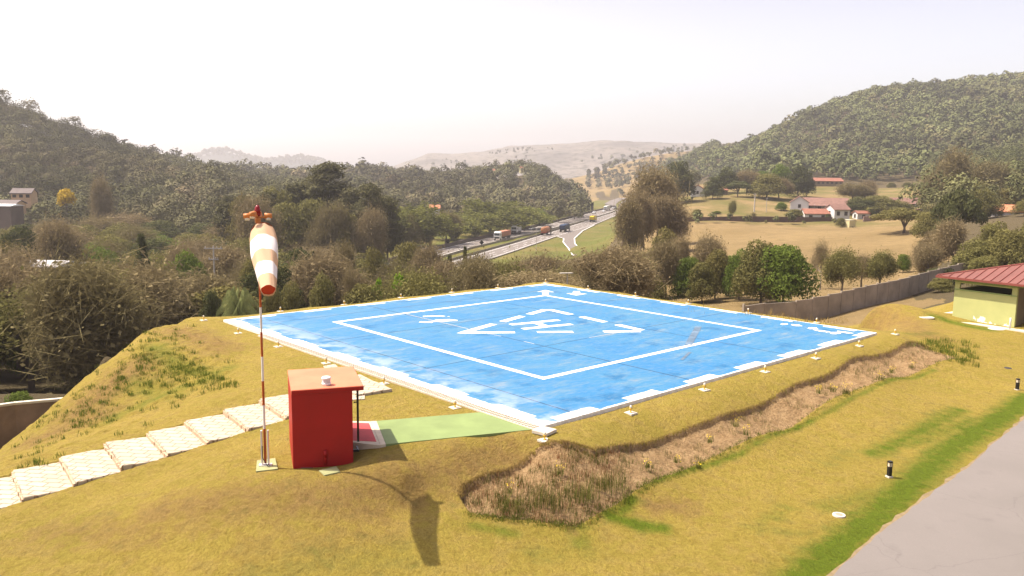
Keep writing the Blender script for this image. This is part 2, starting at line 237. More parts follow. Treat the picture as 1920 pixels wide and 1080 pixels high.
# ------------------------------------------------------------------ mesh helpers
class MB:
    def __init__(s): s.v = []; s.f = []; s.n = 0
    def add(s, v, f):
        v = [tuple(map(float, p)) for p in v]; s.v += v; s.f += [tuple(i + s.n for i in q) for q in f]; s.n += len(v); return s
    def box(s, c, d, rz=0, bev=0):
        c_, s_ = math.cos(rz), math.sin(rz); hx, hy, hz = d[0] / 2, d[1] / 2, d[2] / 2; P = []
        for x, y, z in ((-1, -1, -1), (1, -1, -1), (1, 1, -1), (-1, 1, -1), (-1, -1, 1), (1, -1, 1), (1, 1, 1), (-1, 1, 1)):
            X, Y = x * hx, y * hy; P.append((c[0] + X * c_ - Y * s_, c[1] + X * s_ + Y * c_, c[2] + z * hz))
        return s.add(P, [(0, 3, 2, 1), (4, 5, 6, 7), (0, 1, 5, 4), (1, 2, 6, 5), (2, 3, 7, 6), (3, 0, 4, 7)])
    def prism(s, poly, z0, z1, zf=None):
        n = len(poly); P = [(p[0], p[1], z0) for p in poly] + [(p[0], p[1], z1) for p in poly]
        return s.add(P, [tuple(range(n))[::-1], tuple(range(n, 2 * n))] + [(i, (i + 1) % n, n + (i + 1) % n, n + i) for i in range(n)])
    def ext(s, poly, axis, a0, a1):                                              # extrude a profile along x or y
        n = len(poly); P = []
        for a in (a0, a1):
            for p in poly: P.append((a, p[0], p[1]) if axis == 'x' else (p[0], a, p[1]))
        return s.add(P, [tuple(range(n))[::-1], tuple(range(n, 2 * n))] + [(i, (i + 1) % n, n + (i + 1) % n, n + i) for i in range(n)])
    def tube(s, pts, rs, n=8, cap=True):
        pts = [Vector(p) for p in pts]; P = []; k = len(pts)
        if isinstance(rs, (int, float)): rs = [rs] * k
        for i, p in enumerate(pts):
            d = (pts[min(i + 1, k - 1)] - pts[max(i - 1, 0)]).normalized(); a = d.orthogonal().normalized() if abs(d.z) < .999 else Vector((1, 0, 0)); b = d.cross(a)
            if i and abs(d.z) < .999: pass
            for j in range(n): t = 2 * math.pi * j / n; P.append(p + (a * math.cos(t) + b * math.sin(t)) * rs[i])
        F = [(i * n + j, i * n + (j + 1) % n, (i + 1) * n + (j + 1) % n, (i + 1) * n + j) for i in range(k - 1) for j in range(n)]
        if cap: F += [tuple(range(n))[::-1], tuple(range((k - 1) * n, k * n))]
        return s.add(P, F)
    def lathe(s, prof, c=(0, 0, 0), n=16):
        P = [(c[0] + r * math.cos(2 * math.pi * j / n), c[1] + r * math.sin(2 * math.pi * j / n), c[2] + z) for r, z in prof for j in range(n)]; k = len(prof)
        F = [(i * n + j, i * n + (j + 1) % n, (i + 1) * n + (j + 1) % n, (i + 1) * n + j) for i in range(k - 1) for j in range(n)] + [tuple(range(n))[::-1], tuple(range((k - 1) * n, k * n))]
        return s.add(P, F)
    def sheet(s, A, B, dz):                                                      # strip between two point rows
        n = len(A); P = [(p[0], p[1], p[2] + dz) for p in A] + [(p[0], p[1], p[2] + dz) for p in B]
        return s.add(P, [(i, i + 1, n + i + 1, n + i) for i in range(n - 1)])
    def build(s, name, m, parent=None, smooth=False, bevel=0):
        me = bpy.data.meshes.new(name); me.from_pydata(s.v, [], s.f)
        import bmesh as bm_; bm = bm_.new(); bm.from_mesh(me); bm_.ops.recalc_face_normals(bm, faces=bm.faces)
        if bevel:
            bm_.ops.remove_doubles(bm, verts=bm.verts, dist=1e-5)
            bm_.ops.bevel(bm, geom=[e for e in bm.edges if e.is_manifold and e.calc_face_angle(0) > .6], offset=bevel, segments=2, affect='EDGES')
        bm.to_mesh(me); bm.free()
        me.materials.append(m); o = bpy.data.objects.new(name, me); COL.objects.link(o)
        if smooth: me.polygons.foreach_set('use_smooth', [True] * len(me.polygons))
        if parent: o.parent = parent
        return o
def npmesh(name, V, Fq, m, tone=None, smooth=False, link=True, attrs=None):
    me = bpy.data.meshes.new(name); nv, nf = len(V), len(Fq); k = Fq.shape[1]
    me.vertices.add(nv); me.vertices.foreach_set('co', np.ascontiguousarray(V, np.float32).ravel())
    me.loops.add(nf * k); me.loops.foreach_set('vertex_index', np.ascontiguousarray(Fq, np.int32).ravel())
    me.polygons.add(nf); me.polygons.foreach_set('loop_start', np.arange(0, nf * k, k, dtype=np.int32))
    if smooth: me.polygons.foreach_set('use_smooth', np.ones(nf, bool))
    me.update(calc_edges=True)
    if tone is not None: a = me.attributes.new('tone', 'FLOAT', 'POINT'); a.data.foreach_set('value', np.ascontiguousarray(tone, np.float32))
    for an, av in (attrs or {}).items(): a = me.attributes.new(an, 'FLOAT_COLOR', 'POINT'); a.data.foreach_set('color', np.ascontiguousarray(av, np.float32).ravel())
    me.materials.append(m)
    if not link: return me
    o = bpy.data.objects.new(name, me); COL.objects.link(o); return o
def tag(o, label=None, cat=None, group=None, kind=None):
    for k, v in (('label', label), ('category', cat), ('group', group), ('kind', kind)):
        if v: o[k] = v
    return o
def thing(name, p, rz=0, label=None, cat=None, group=None, sc=1):
    o = bpy.data.objects.new(name, None); COL.objects.link(o); o.location = tuple(map(float, p)); o.rotation_euler = (0, 0, rz); o.scale = (sc,) * 3 if isinstance(sc, (int, float)) else sc
    return tag(o, label, cat, group)
def copy_tree(o, parent=None):
    c = o.copy(); COL.objects.link(c); c.parent = parent
    for ch in o.children: copy_tree(ch, c)
    return c
# ------------------------------------------------------------------ ground mesh
ths = np.concatenate([np.linspace(-180, -60, 40, endpoint=False), np.linspace(-60, -36, 50, endpoint=False), np.linspace(-36, 36, 860, endpoint=False), np.linspace(36, 60, 50, endpoint=False), np.linspace(60, 180, 41)]) * math.pi / 180
rs = np.concatenate([np.exp(np.linspace(math.log(2), math.log(15), 40, endpoint=False)), np.exp(np.linspace(math.log(15), math.log(60), 520, endpoint=False)), np.exp(np.linspace(math.log(60), math.log(9000), 330))])
TH, RR = np.meshgrid(ths, rs); X, Y = RR * np.sin(TH), RR * np.cos(TH); Z = np.empty_like(X)
for i in range(0, len(rs), 100): sh = X[i:i + 100].shape; Z[i:i + 100] = height(X[i:i + 100].ravel(), Y[i:i + 100].ravel()).reshape(sh)
Z[:, -1] = Z[:, 0]
nr, ntc = X.shape; idx = np.arange(nr * ntc).reshape(nr, ntc)
Fq = np.stack([idx[:-1, :-1], idx[:-1, 1:], idx[1:, 1:], idx[1:, :-1]], -1).reshape(-1, 4)[:, ::-1]
V = np.stack([X, Y, Z], -1).reshape(-1, 3); xf, yf = V[:, 0], V[:, 1]; rf = np.hypot(xf, yf); PXf = 960 + f_ * xf / np.maximum(yf, .1); PXf = np.where(yf < 1, np.where(xf > 0, 9999, -9999), PXf); PXj = PXf + np.where(rf > 60, (vnoise(PXf, np.log(rf) * 300, 45, 2) - .5) * 90 + (vnoise(PXf, np.log(rf) * 300, 14, 3) - .5) * 34, 0)
def G(*pts): return [gp(*p) for p in pts]
def near(P, wdt, lim=120):
    o = np.zeros(len(xf)); m = rf < lim; d, _ = dpoly(xf[m], yf[m], P); o[m] = np.exp(-(d / wdt) ** 2); return o
soil = np.zeros(len(xf)); nm = rf < 70; soil[nm] = inpoly(xf[nm], yf[nm], bank)
grn = np.zeros(len(xf))
for P, wd, st in (
        ([(1500, 1085), (1590, 1010), (1690, 925), (1770, 850), (1850, 800), (1930, 745)], .62, 1.25), ([(1640, 850), (1740, 800), (1800, 770)], .5, .9), ([(1700, 830), (1830, 790)], .6, .8),
        ([(1150, 965), (1200, 985), (1240, 990)], .33, 1.2), ([(1185, 935), (1165, 960)], .22, 1.1), ([(1060, 965), (1110, 955)], .2, .8), ([(890, 985), (960, 1000)], .25, .7), ([(1090, 990), (1090, 1020)], .35, .6),
        ([(1210, 905), (1300, 878), (1390, 850), (1480, 806), (1560, 770), (1690, 710), (1750, 695)], .16, .8),
        ([(1550, 950), (1640, 925)], .5, .55), ([(1440, 975), (1480, 950)], .45, .5), ([(1410, 990), (1520, 1000)], .4, .35), ([(1540, 870), (1600, 850)], .6, .3), ([(1100, 1035), (1000, 1040)], .5, .35),
        ([(430, 690), (380, 715), (300, 745), (200, 790)], .5, .6), ([(290, 650), (340, 690), (400, 700)], .6, .6), ([(250, 720), (330, 740)], .6, .5), ([(1760, 596), (1790, 606), (1850, 618)], .7, 1.0), ([(1690, 625), (1750, 625)], .8, .4), ([(760, 1040), (500, 1065)], .9, .3), ([(0, 930), (300, 850), (500, 800)], .5, .25), ([(480, 565), (700, 545), (980, 525)], .5, .35)):
    try: grn = np.maximum(grn, near(G(*P), wd) * st)
    except Exception as e: print('grn', e)
brn = np.zeros(len(xf))
for P, wd, st in (([(560, 940), (760, 900), (960, 850)], 1.0, .9), ([(300, 960), (700, 960)], .9, .8), ([(80, 1000), (300, 1000)], .7, .6), ([(500, 1040), (720, 1000)], 1.0, .5), ([(330, 620), (420, 650)], 1.2, .9), ([(250, 690), (150, 770)], 1.3, 1), ([(60, 830), (180, 780)], 1.0, .9), ([(1640, 598), (1700, 605), (1740, 630)], 1.3, .9), ([(1230, 950), (1290, 950)], .5, .9), ([(1180, 885), (1400, 800), (1500, 750)], .3, .3), ([(1080, 1000), (1070, 985)], .15, 1)):
    brn = np.maximum(brn, near(G(*P), wd) * st)
a_, b_ = loc(xf, yf); dpd = np.maximum(np.abs(a_), np.abs(b_)) - 12
# pasture / field zone on the right, wood floor elsewhere beyond the mound
wl = [(1330, 77), (1480, 74), (1560, 77), (1692, 86), (1745, 92), (1850, 96), (2100, 80)]
mound = (rf < 45) | (dpd < 3.2) | ((PXf > 1560) & (rf < 74) & (PXf < 3000))
past = (PXj > 1195) & (rf > 60) & (rf < 505 + (PXj - PXf)) & ~mound & (PXj < 1760)
hway = np.zeros(len(xf)); m = (rf > 180) & (rf < 900); d, _ = dpoly(xf[m], yf[m], hwmid); hway[m] = d < 42
gl = np.zeros(len(xf)); gl[(rf > 130) & (rf < 260) & (PXf > 620) & (PXf < 960)] = 1
hway = np.maximum(hway, gl)
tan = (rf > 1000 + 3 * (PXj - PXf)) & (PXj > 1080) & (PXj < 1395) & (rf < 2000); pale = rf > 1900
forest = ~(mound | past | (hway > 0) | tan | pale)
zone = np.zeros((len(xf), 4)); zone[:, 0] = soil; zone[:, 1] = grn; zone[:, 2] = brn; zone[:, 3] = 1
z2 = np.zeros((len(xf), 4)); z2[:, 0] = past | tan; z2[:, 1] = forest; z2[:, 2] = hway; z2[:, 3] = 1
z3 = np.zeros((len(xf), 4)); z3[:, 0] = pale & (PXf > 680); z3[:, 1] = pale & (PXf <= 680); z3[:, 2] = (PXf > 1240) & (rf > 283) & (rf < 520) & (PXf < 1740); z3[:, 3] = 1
m, t, b = nodes('dry_lawn'); P_ = t.nodes.new('ShaderNodeNewGeometry').outputs['Position']
def att(n): a = N(t, 'ShaderNodeAttribute', _attribute_name=n); s = t.nodes.new('ShaderNodeSeparateColor'); t.links.new(a.outputs['Color'], s.inputs[0]); return s.outputs
Zn, Z2, Z3 = att('zone'), att('zone_b'), att('zone_c')
n1 = noise(t, .35, 5, P_); n2 = noise(t, 2.2, 6, P_); n3 = noise(t, 14, 6, P_, .7); n4 = noise(t, 60, 4, P_, .8); n5 = noise(t, 5, 5, P_, .65)
c = mixc(t, rmp(t, n1, .35, .65), (.385, .29, .060), (.315, .25, .045)); c = mixc(t, rmp(t, n2, .45, .75), c, (.44, .31, .09))
def thr(v, w_, lo, hi): return rmp(t, mth(t, 'ADD', v, mth(t, 'MULTIPLY', mth(t, 'SUBTRACT', n2, .5), w_)), lo, hi)
c = mixc(t, thr(Zn[2], 2.0, .1, 1.1), c, (.29, .185, .065)); c = mixc(t, thr(Zn[1], 1.8, .1, 1.1), c, (.13, .175, .012))
sc_ = mixc(t, rmp(t, n2, .35, .65), (.47, .32, .165), (.36, .235, .115)); sc_ = mixc(t, rmp(t, n3, .5, .8), sc_, (.28, .17, .09)); c = mixc(t, thr(Zn[0], .3, .4, .6), c, sc_)
nf = noise(t, .05, 6, P_); nf2 = noise(t, .4, 5, P_)
pc = mixc(t, rmp(t, nf, .4, .62), (.30, .215, .10), (.24, .17, .075)); pc = mixc(t, rmp(t, nf2, .45, .75), pc, (.22, .16, .075)); pc = mixc(t, mth(t, 'MULTIPLY', Z3[2], rmp(t, nf, .38, .62)), pc, (.15, .14, .04)); c = mixc(t, Z2[0], c, pc)
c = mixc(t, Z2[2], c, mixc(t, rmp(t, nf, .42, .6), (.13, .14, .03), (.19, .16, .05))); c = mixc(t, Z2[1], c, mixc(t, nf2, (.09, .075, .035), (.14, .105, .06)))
nh = noise(t, .006, 8, P_, .7); nh2 = noise(t, .05, 6, P_, .7)
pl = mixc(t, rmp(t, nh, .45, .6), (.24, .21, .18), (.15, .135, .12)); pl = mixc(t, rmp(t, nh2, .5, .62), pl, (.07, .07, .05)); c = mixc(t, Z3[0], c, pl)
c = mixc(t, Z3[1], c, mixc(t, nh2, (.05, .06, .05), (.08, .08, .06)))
c = mixc(t, rmp(t, n5, .45, .70, 0, .55), c, mixc(t, 1., c, (.66, .58, .50), 'MULTIPLY')); c = mixc(t, rmp(t, n3, .38, .68, 0, .65), c, mixc(t, 1., c, (.60, .56, .50), 'MULTIPLY')); c = mixc(t, rmp(t, n4, .42, .62, 0, .5), c, mixc(t, 1., c, (.5, .5, .45), 'MULTIPLY'))  # grass mottling; the mid-size blotches also paint clumpy shade into the ground colour
t.links.new(c, b.inputs['Base Color']); b.inputs['Roughness'].default_value = .95; b.inputs['Specular IOR Level'].default_value = .1
hsum = mth(t, 'ADD', mth(t, 'MULTIPLY', n5, 1.2), mth(t, 'ADD', mth(t, 'MULTIPLY', n3, 1.), mth(t, 'MULTIPLY', n4, .4))); bump(t, b, hsum, 1., .10)
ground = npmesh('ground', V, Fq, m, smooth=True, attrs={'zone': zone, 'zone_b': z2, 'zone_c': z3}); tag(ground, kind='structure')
# ------------------------------------------------------------------ road sheets
asphalt = mat('asphalt', (.17, .145, .125), .9, .16, .5, bmp=.004, coord='Generated')
m, t, b = nodes('park_road'); P_ = t.nodes.new('ShaderNodeNewGeometry').outputs['Position']; q1 = noise(t, .25, 6, P_); q2 = noise(t, 25, 5, P_, .8); q3 = noise(t, 1.2, 5, P_)
c = mixc(t, rmp(t, q1, .35, .65), (.185, .16, .142), (.155, .135, .118)); c = mixc(t, rmp(t, q2, .35, .75, 0, .5), c, (.12, .11, .10)); c = mixc(t, rmp(t, q3, .6, .72, 0, .4), c, (.11, .095, .085)); vr = N(t, 'ShaderNodeTexVoronoi', Scale=.16); vr.feature = 'DISTANCE_TO_EDGE'; dn_ = t.nodes.new('ShaderNodeVectorMath'); dn_.operation = 'ADD'; nn_ = N(t, 'ShaderNodeTexNoise', Scale=.8, Detail=5.); t.links.new(P_, nn_.inputs[0]); t.links.new(P_, dn_.inputs[0]); t.links.new(nn_.outputs['Color'], dn_.inputs[1]); t.links.new(dn_.outputs[0], vr.inputs['Vector']); c = mixc(t, rmp(t, vr.outputs[0], .003, .0, 0, .25), c, (.06, .05, .045))
t.links.new(c, b.inputs[0]); b.inputs['Roughness'].default_value = .9; bump(t, b, q2, .5, .01); ROADM = m
ed = [(1545, 1095), (1562, 1080), (1618, 1028), (1665, 990), (1710, 954), (1757, 920), (1803, 887), (1858, 839), (1920, 787), (1985, 735), (2060, 685)]
E = G(*ed); d0 = (E[1] - E[4]); d0 /= np.linalg.norm(d0); E = [E[0] + d0 * 12, E[0] + d0 * 5] + E
E2 = []                                                                          # resample
for i in range(len(E) - 1):
    k = max(2, int(np.linalg.norm(E[i + 1][:2] - E[i][:2]) / .35))
    for j in range(k): E2.append(E[i] + (E[i + 1] - E[i]) * j / k)
E2 = np.array(E2)[:, :2]; dirv = np.gradient(E2, axis=0); dirv /= np.linalg.norm(dirv, axis=1)[:, None]; nrm = np.stack([dirv[:, 1], -dirv[:, 0]], 1)
def strip(cols, name, mt, dz):
    rows = []
    for c0 in cols:
        p = E2 + nrm * (c0 if np.isscalar(c0) else c0[:, None]); rows.append(np.stack([p[:, 0], p[:, 1], height(p[:, 0], p[:, 1], True) * 0 + height(p[:, 0], p[:, 1], False) + dz], 1))
    P = np.array(rows); k, n = P.shape[:2]; ix = np.arange(k * n).reshape(k, n); F = np.stack([ix[:-1, :-1], ix[:-1, 1:], ix[1:, 1:], ix[1:, :-1]], -1).reshape(-1, 4)
    return tag(npmesh(name, P.reshape(-1, 3), F, mt, smooth=True), kind='structure')
jit = (vnoise(E2[:, 0], E2[:, 1], .5, 3) - .5) * .10; jit2 = (vnoise(E2[:, 0], E2[:, 1], .3, 5) - .5) * .22
strip([jit2 * .8 - .08, 0 * jit + .3], 'road_shoulder', mat('bare_verge', (.24, .175, .09), .95, .35, 6, coord='Object'), .035)
strip([jit] + [x for x in (1., 2., 3.5, 5., 7, 10)], 'road', ROADM, .045)
# highway
def hw(pl, z=HZ): return [atz(*p, z) for p in pl]
A1 = [(640, 520), (760, 484), (806, 471), (880, 453.5), (974, 432.5), (1036, 418.5), (1099, 401), (1156, 387)]; B1 = [(640, 540), (760, 500), (827, 481), (880, 465), (974, 443), (1036, 428), (1107, 411), (1156, 394)]
A2 = [(640, 556), (760, 515), (827, 495), (880, 480), (961, 457), (1014, 441), (1071, 423), (1156, 396.5)]; B2 = [(640, 590), (760, 540), (832, 517), (900, 492), (966, 470.5), (1045, 443), (1114, 422), (1156, 404)]
def ext_far(P, Q):
    n = 8; out = list(P)
    for t_, (x, y) in zip(range(3), ((92, 760), (112, 880), (140, 1020))): out.append(np.array([x + Q, y, HZ]))
    return out
highway = MB().sheet(ext_far(hw(A1), -6), ext_far(hw(B1), 5), .0).sheet(ext_far(hw(A2), 8), ext_far(hw(B2), 20), .0)
ramp = hw([(1030, 447), (1045, 443.5), (1057, 447), (1056, 454), (1066, 466), (1075, 480)], HZ + .004), hw([(1120, 419), (1114, 422), (1092, 433), (1077, 447), (1078, 457), (1096, 474)], HZ + .004)
highway.sheet(ramp[0], ramp[1], .006); tag(highway.build('highway', asphalt), kind='structure')
def line(P, wd, dz, name='lane_marking', mt=None, dash=None):
    A, B = [], []; P = [np.array(p) for p in P]; mb = MB()
    for i in range(len(P) - 1):
        d = P[i + 1] - P[i]; L_ = np.linalg.norm(d[:2]); n = np.array([-d[1], d[0], 0]) / L_ * wd / 2
        k = max(1, int(L_ / dash)) if dash else 1
        for j in range(k):
            s0 = P[i] + d * j / k; s1 = P[i] + d * (j + (.45 if dash else 1)) / k
            mb.sheet([s0 + n, s1 + n], [s0 - n, s1 - n], dz)
    return mb
white = mat('white_paint', (.80, .78, .73), .6, .12, 2)
lm = MB()
for X_ in (A1, B1, A2, B2):
    Y_ = {id(A1): B1, id(B1): A1, id(A2): B2, id(B2): A2}[id(X_)]; q = [np.array(a) + (np.array(b_) - np.array(a)) * .1 for a, b_ in zip(hw(X_), hw(Y_))]
    l = line(q, .22, .02); lm.add(l.v, l.f)
for X_, Y_ in ((A1, B1), (A2, B2)):
    for fr in (.42, .68):
        q = [np.array(a) + (np.array(b_) - np.array(a)) * fr for a, b_ in zip(hw(X_), hw(Y_))]; l = line(q, .15, .02, dash=12); lm.add(l.v, l.f)
for rr2 in ramp: l = line(rr2[1:], .4, .03); lm.add(l.v, l.f)
tag(lm.build('lane_markings', white), kind='structure')
def wallstrip(P, hgt, thk, name, mt, label, cat, z0=None, cap=None):
    mb = MB(); mc = MB(); P = [np.array(p) for p in P]
    for i in range(len(P) - 1):
        d = P[i + 1] - P[i]; L_ = np.hypot(d[0], d[1]); n = np.array([-d[1], d[0], 0]) / L_ * thk / 2; z = lambda p: p[2]
        for m2, lo, hi, kk in ((mb, -1.2, hgt, 1), (mc, hgt, hgt + .12, 1.6)):
            a, b2 = P[i], P[i + 1]; v = []
            for p in (a, b2):
                for s_ in (-1, 1):
                    for zz in (lo, hi): v.append((p[0] + n[0] * s_ * kk, p[1] + n[1] * s_ * kk, p[2] + zz))
            m2.add(v, [(0, 1, 3, 2), (4, 6, 7, 5), (0, 4, 5, 1), (2, 3, 7, 6), (1, 5, 7, 3), (0, 2, 6, 4)])
    if cap: e = thing(name, (0, 0, 0), 0, label, cat); mb.build('wall_body', mt, e); mc.build('wall_cap', cap, e); return e
    return tag(mb.build(name, mt), label, cat)
conc = mat('old_concrete', (.34, .28, .21), .9, .4, .6, bmp=.01); dkconc = mat('stained_concrete', (.17, .13, .10), .9, .4, .2)
off = [p + np.array([-1.2, 1.5, 0]) for p in hw(A1)]
wallstrip(off, .9, .5, 'highway_barrier', dkconc, 'long brown concrete barrier along the far edge of the highway', 'barrier')
wallstrip([np.array(p) + np.array([.6, -.8, -.25]) for p in hw(B1)], .7, .12, 'guardrail', mat('guardrail_metal', (.30, .26, .20), .6, .3, 1), 'thin guardrail along the near edge of the far carriageway', 'guardrail')
wallstrip([np.array(p) + np.array([-.6, .9, 0]) for p in hw(A2)], .6, .12, 'guardrail', MATS['guardrail_metal'], 'brown guardrail between the grass median and the near carriageway', 'guardrail')
# ------------------------------------------------------------------ helipad
m, t, b = nodes('helipad_paint'); tcx = t.nodes.new('ShaderNodeTexCoord').outputs['Object']
sx = t.nodes.new('ShaderNodeSeparateXYZ'); t.links.new(tcx, sx.inputs[0]); px_, py_ = sx.outputs[0], sx.outputs[1]
mp = N(t, 'ShaderNodeMapping'); mp.inputs['Rotation'].default_value = (0, 0, -YAW); mp.inputs['Scale'].default_value = (1, 1, 1); t.links.new(tcx, mp.inputs[0]); mo = mp.outputs[0]
mp2 = N(t, 'ShaderNodeMapping'); mp2.inputs['Rotation'].default_value = (0, 0, YAW); mp2.inputs['Scale'].default_value = (.45, 1.6, 1); t.links.new(tcx, mp2.inputs[0]); st_ = mp2.outputs[0]
g1 = noise(t, .22, 5, tcx); g2 = noise(t, .9, 7, st_, .65); g3 = noise(t, 5, 6, st_, .7); g4 = noise(t, .6, 5, tcx)
c = mixc(t, rmp(t, g1, .35, .65), (.024, .145, .305), (.040, .168, .29)); c = mixc(t, rmp(t, g2, .48, .70), c, (.10, .19, .26)); c = mixc(t, rmp(t, g2, .62, .76, 0, .8), c, (.235, .235, .24))
c = mixc(t, rmp(t, g4, .56, .68, 0, .75), c, (.004, .09, .21)); c = mixc(t, rmp(t, g3, .52, .72, 0, .5), c, (.012, .11, .29)); c = mixc(t, rmp(t, g3, .50, .30, 0, .55), c, (.15, .20, .27))
def jl(v, o, w_=.03): return mth(t, 'LESS_THAN', mth(t, 'ABSOLUTE', mth(t, 'SUBTRACT', v, o)), w_)
jj = jl(px_, -3.55)
for v, o in ((py_, -3.55), (px_, 3.55), (py_, 3.55), (px_, -10.2), (py_, 9.6)): jj = mth(t, 'MAXIMUM', jj, jl(v, o, .026))
c = mixc(t, mth(t, 'MULTIPLY', jj, .95), c, (.006, .03, .065))
# worn white border and patches that cling to the edge
cheb = mth(t, 'MAXIMUM', mth(t, 'ABSOLUTE', px_), mth(t, 'ABSOLUTE', py_)); ew = noise(t, .38, 2, tcx); ew2 = noise(t, 3, 5, tcx)
ax_, ay_ = mth(t, 'ABSOLUTE', px_), mth(t, 'ABSOLUTE', py_); sel = mth(t, 'GREATER_THAN', ax_, ay_); along = mth(t, 'ADD', mth(t, 'MULTIPLY', sel, py_), mth(t, 'MULTIPLY', mth(t, 'SUBTRACT', 1., sel), px_))
per = mth(t, 'FRACT', mth(t, 'ADD', mth(t, 'ADD', mth(t, 'DIVIDE', along, 3.55), 10.15), mth(t, 'MULTIPLY', mth(t, 'SUBTRACT', ew, .5), .25))); on = rmp(t, per, .52, .54, 1, 0)
edge = mth(t, 'ADD', mth(t, 'SUBTRACT', 11.90, mth(t, 'MULTIPLY', on, .40)), mth(t, 'MULTIPLY', mth(t, 'SUBTRACT', ew2, .5), .22)); edge = mth(t, 'SUBTRACT', edge, rmp(t, px_, -11.3, -11.6, 0, .30)); wm = mth(t, 'MULTIPLY', rmp(t, mth(t, 'SUBTRACT', cheb, edge), -.03, .03), rmp(t, noise(t, 7, 6, tcx, .75), .30, .42, .55, 1))
c = mixc(t, wm, c, mixc(t, rmp(t, ew2, .4, .8), (.80, .77, .72), (.5, .46, .42)))
lf = mth(t, 'MULTIPLY', rmp(t, px_, -9.2, -11.6), rmp(t, noise(t, .8, 6, tcx), .46, .6)); c = mixc(t, mth(t, 'MULTIPLY', lf, .45), c, (.50, .50, .54))
t.links.new(c, b.inputs[0]); b.inputs['Roughness'].default_value = .62; b.inputs['Specular IOR Level'].default_value = .25; t.links.new(rmp(t, g2, .3, .7, .45, .75), b.inputs['Roughness']); bump(t, b, g3, .25, .01)
helipad = thing('helipad', pad(0, 0, 0), YAW, 'square blue helipad with white H, triangle and border lines', 'helipad')
MB().box((0, 0, -.10), (24, 24, .20)).build('slab', m, helipad, bevel=.01)
m, t, b = nodes('marking_white'); tcx = t.nodes.new('ShaderNodeTexCoord').outputs['Object']; k1 = noise(t, 1.1, 5, tcx); k2 = noise(t, .35, 3, tcx); k3 = noise(t, 9, 6, tcx)
c = mixc(t, rmp(t, k1, .45, .7), (.78, .76, .73), (.60, .55, .50)); c = mixc(t, rmp(t, k2, .66, .72, 0, .8), c, (.42, .30, .20)); c = mixc(t, rmp(t, k3, .52, .66, 0, .6), c, (.35, .45, .55)); t.links.new(c, b.inputs[0]); b.inputs['Roughness'].default_value = .6; MW = m
def flat(polys, name, mt, z=.004):
    mb = MB()
    for p in polys: mb.add([(x, y, z) for x, y in p], [tuple(range(len(p)))])
    if name in ('touchdown_border', 'letter_h', 'arrow_marking'): return mb.build(name, mt, helipad)
    for i, p in enumerate(polys): o = MB().add([(x, y, z + i * .0006) for x, y in p], [tuple(range(len(p)))]).build(name, mt, helipad)
    return o
I = 7.9; wl_ = .22
flat([[(-I, -I), (I, -I), (I - wl_ * 1.3, -I + wl_ * 1.3), (-I + wl_ * 1.3, -I + wl_ * 1.3)], [(I, -I), (I, I), (I - wl_ * 1.3, I - wl_ * 1.3), (I - wl_ * 1.3, -I + wl_ * 1.3)], [(I, I), (-I, I), (-I + wl_ * 1.3, I - wl_ * 1.3), (I - wl_ * 1.3, I - wl_ * 1.3)], [(-I, I), (-I, -I), (-I + wl_ * 1.3, -I + wl_ * 1.3), (-I + wl_ * 1.3, I - wl_ * 1.3)]], 'touchdown_border', MW)
def bar(p, q, wd):
    p, q = np.array(p), np.array(q); d = q - p; n = np.array([-d[1], d[0]]) / np.linalg.norm(d) * wd / 2; return [tuple(p - n), tuple(q - n), tuple(q + n), tuple(p + n)]
TL, TT, TR = np.array([-4.75, 1.35]), np.array([4.12, 3.95]), np.array([3.15, -4.55])
def inw(p): c3 = (TL + TT + TR) / 3; return p + (c3 - p) * .055
tl, tt, tr = inw(TL), inw(TT), inw(TR); bars = []
def edgebars(P, Q, spans):
    for a0, a1 in spans: bars.append(bar(P + (Q - P) * a0, P + (Q - P) * a1, .44))
edgebars(tl, tt, ((.02, .33), (.43, .67), (.755, .975))); edgebars(tt, tr, ((.02, .27), (.375, .62), (.73, .96))); edgebars(tr, tl, ((.035, .24), (.405, .60), (.72, .97)))
flat([bars[0], bars[1], bars[2], bars[3], bars[4], bars[5], bars[6], bars[7]], 'triangle_marking', MW, .004); flat([bars[8]], 'triangle_marking', MW, .0055)
flat([[tuple(TL), tuple(tl + (tt - tl) * .03 + np.array([0, .24])), tuple(tl + (tr - tl) * .03 - np.array([.1, .24]))]], 'triangle_marking', MW, .007)
flat([bar((-1.12, 1.42), (1.89, .80), .40), bar((-1.44, .14), (1.52, -.50), .40)], 'letter_h', MW, .004); flat([bar((.30, .93), (.02, -.02), .42)], 'letter_h', MW, .0055)
flat([[(9.59, 9.5), (9.31, 8.41), (9.05, 8.75), (8.09, 7.75), (7.78, 8.04), (8.75, 9.05), (8.5, 9.3)]], 'arrow_marking', MW, .006)
flat([[(10.69, 7.99), (11.04, 7.72), (10.32, 7.0), (10.5, 6.55), (9.37, 6.5), (9.55, 7.6), (9.95, 7.35)]], 'arrow_marking', MW, .006)
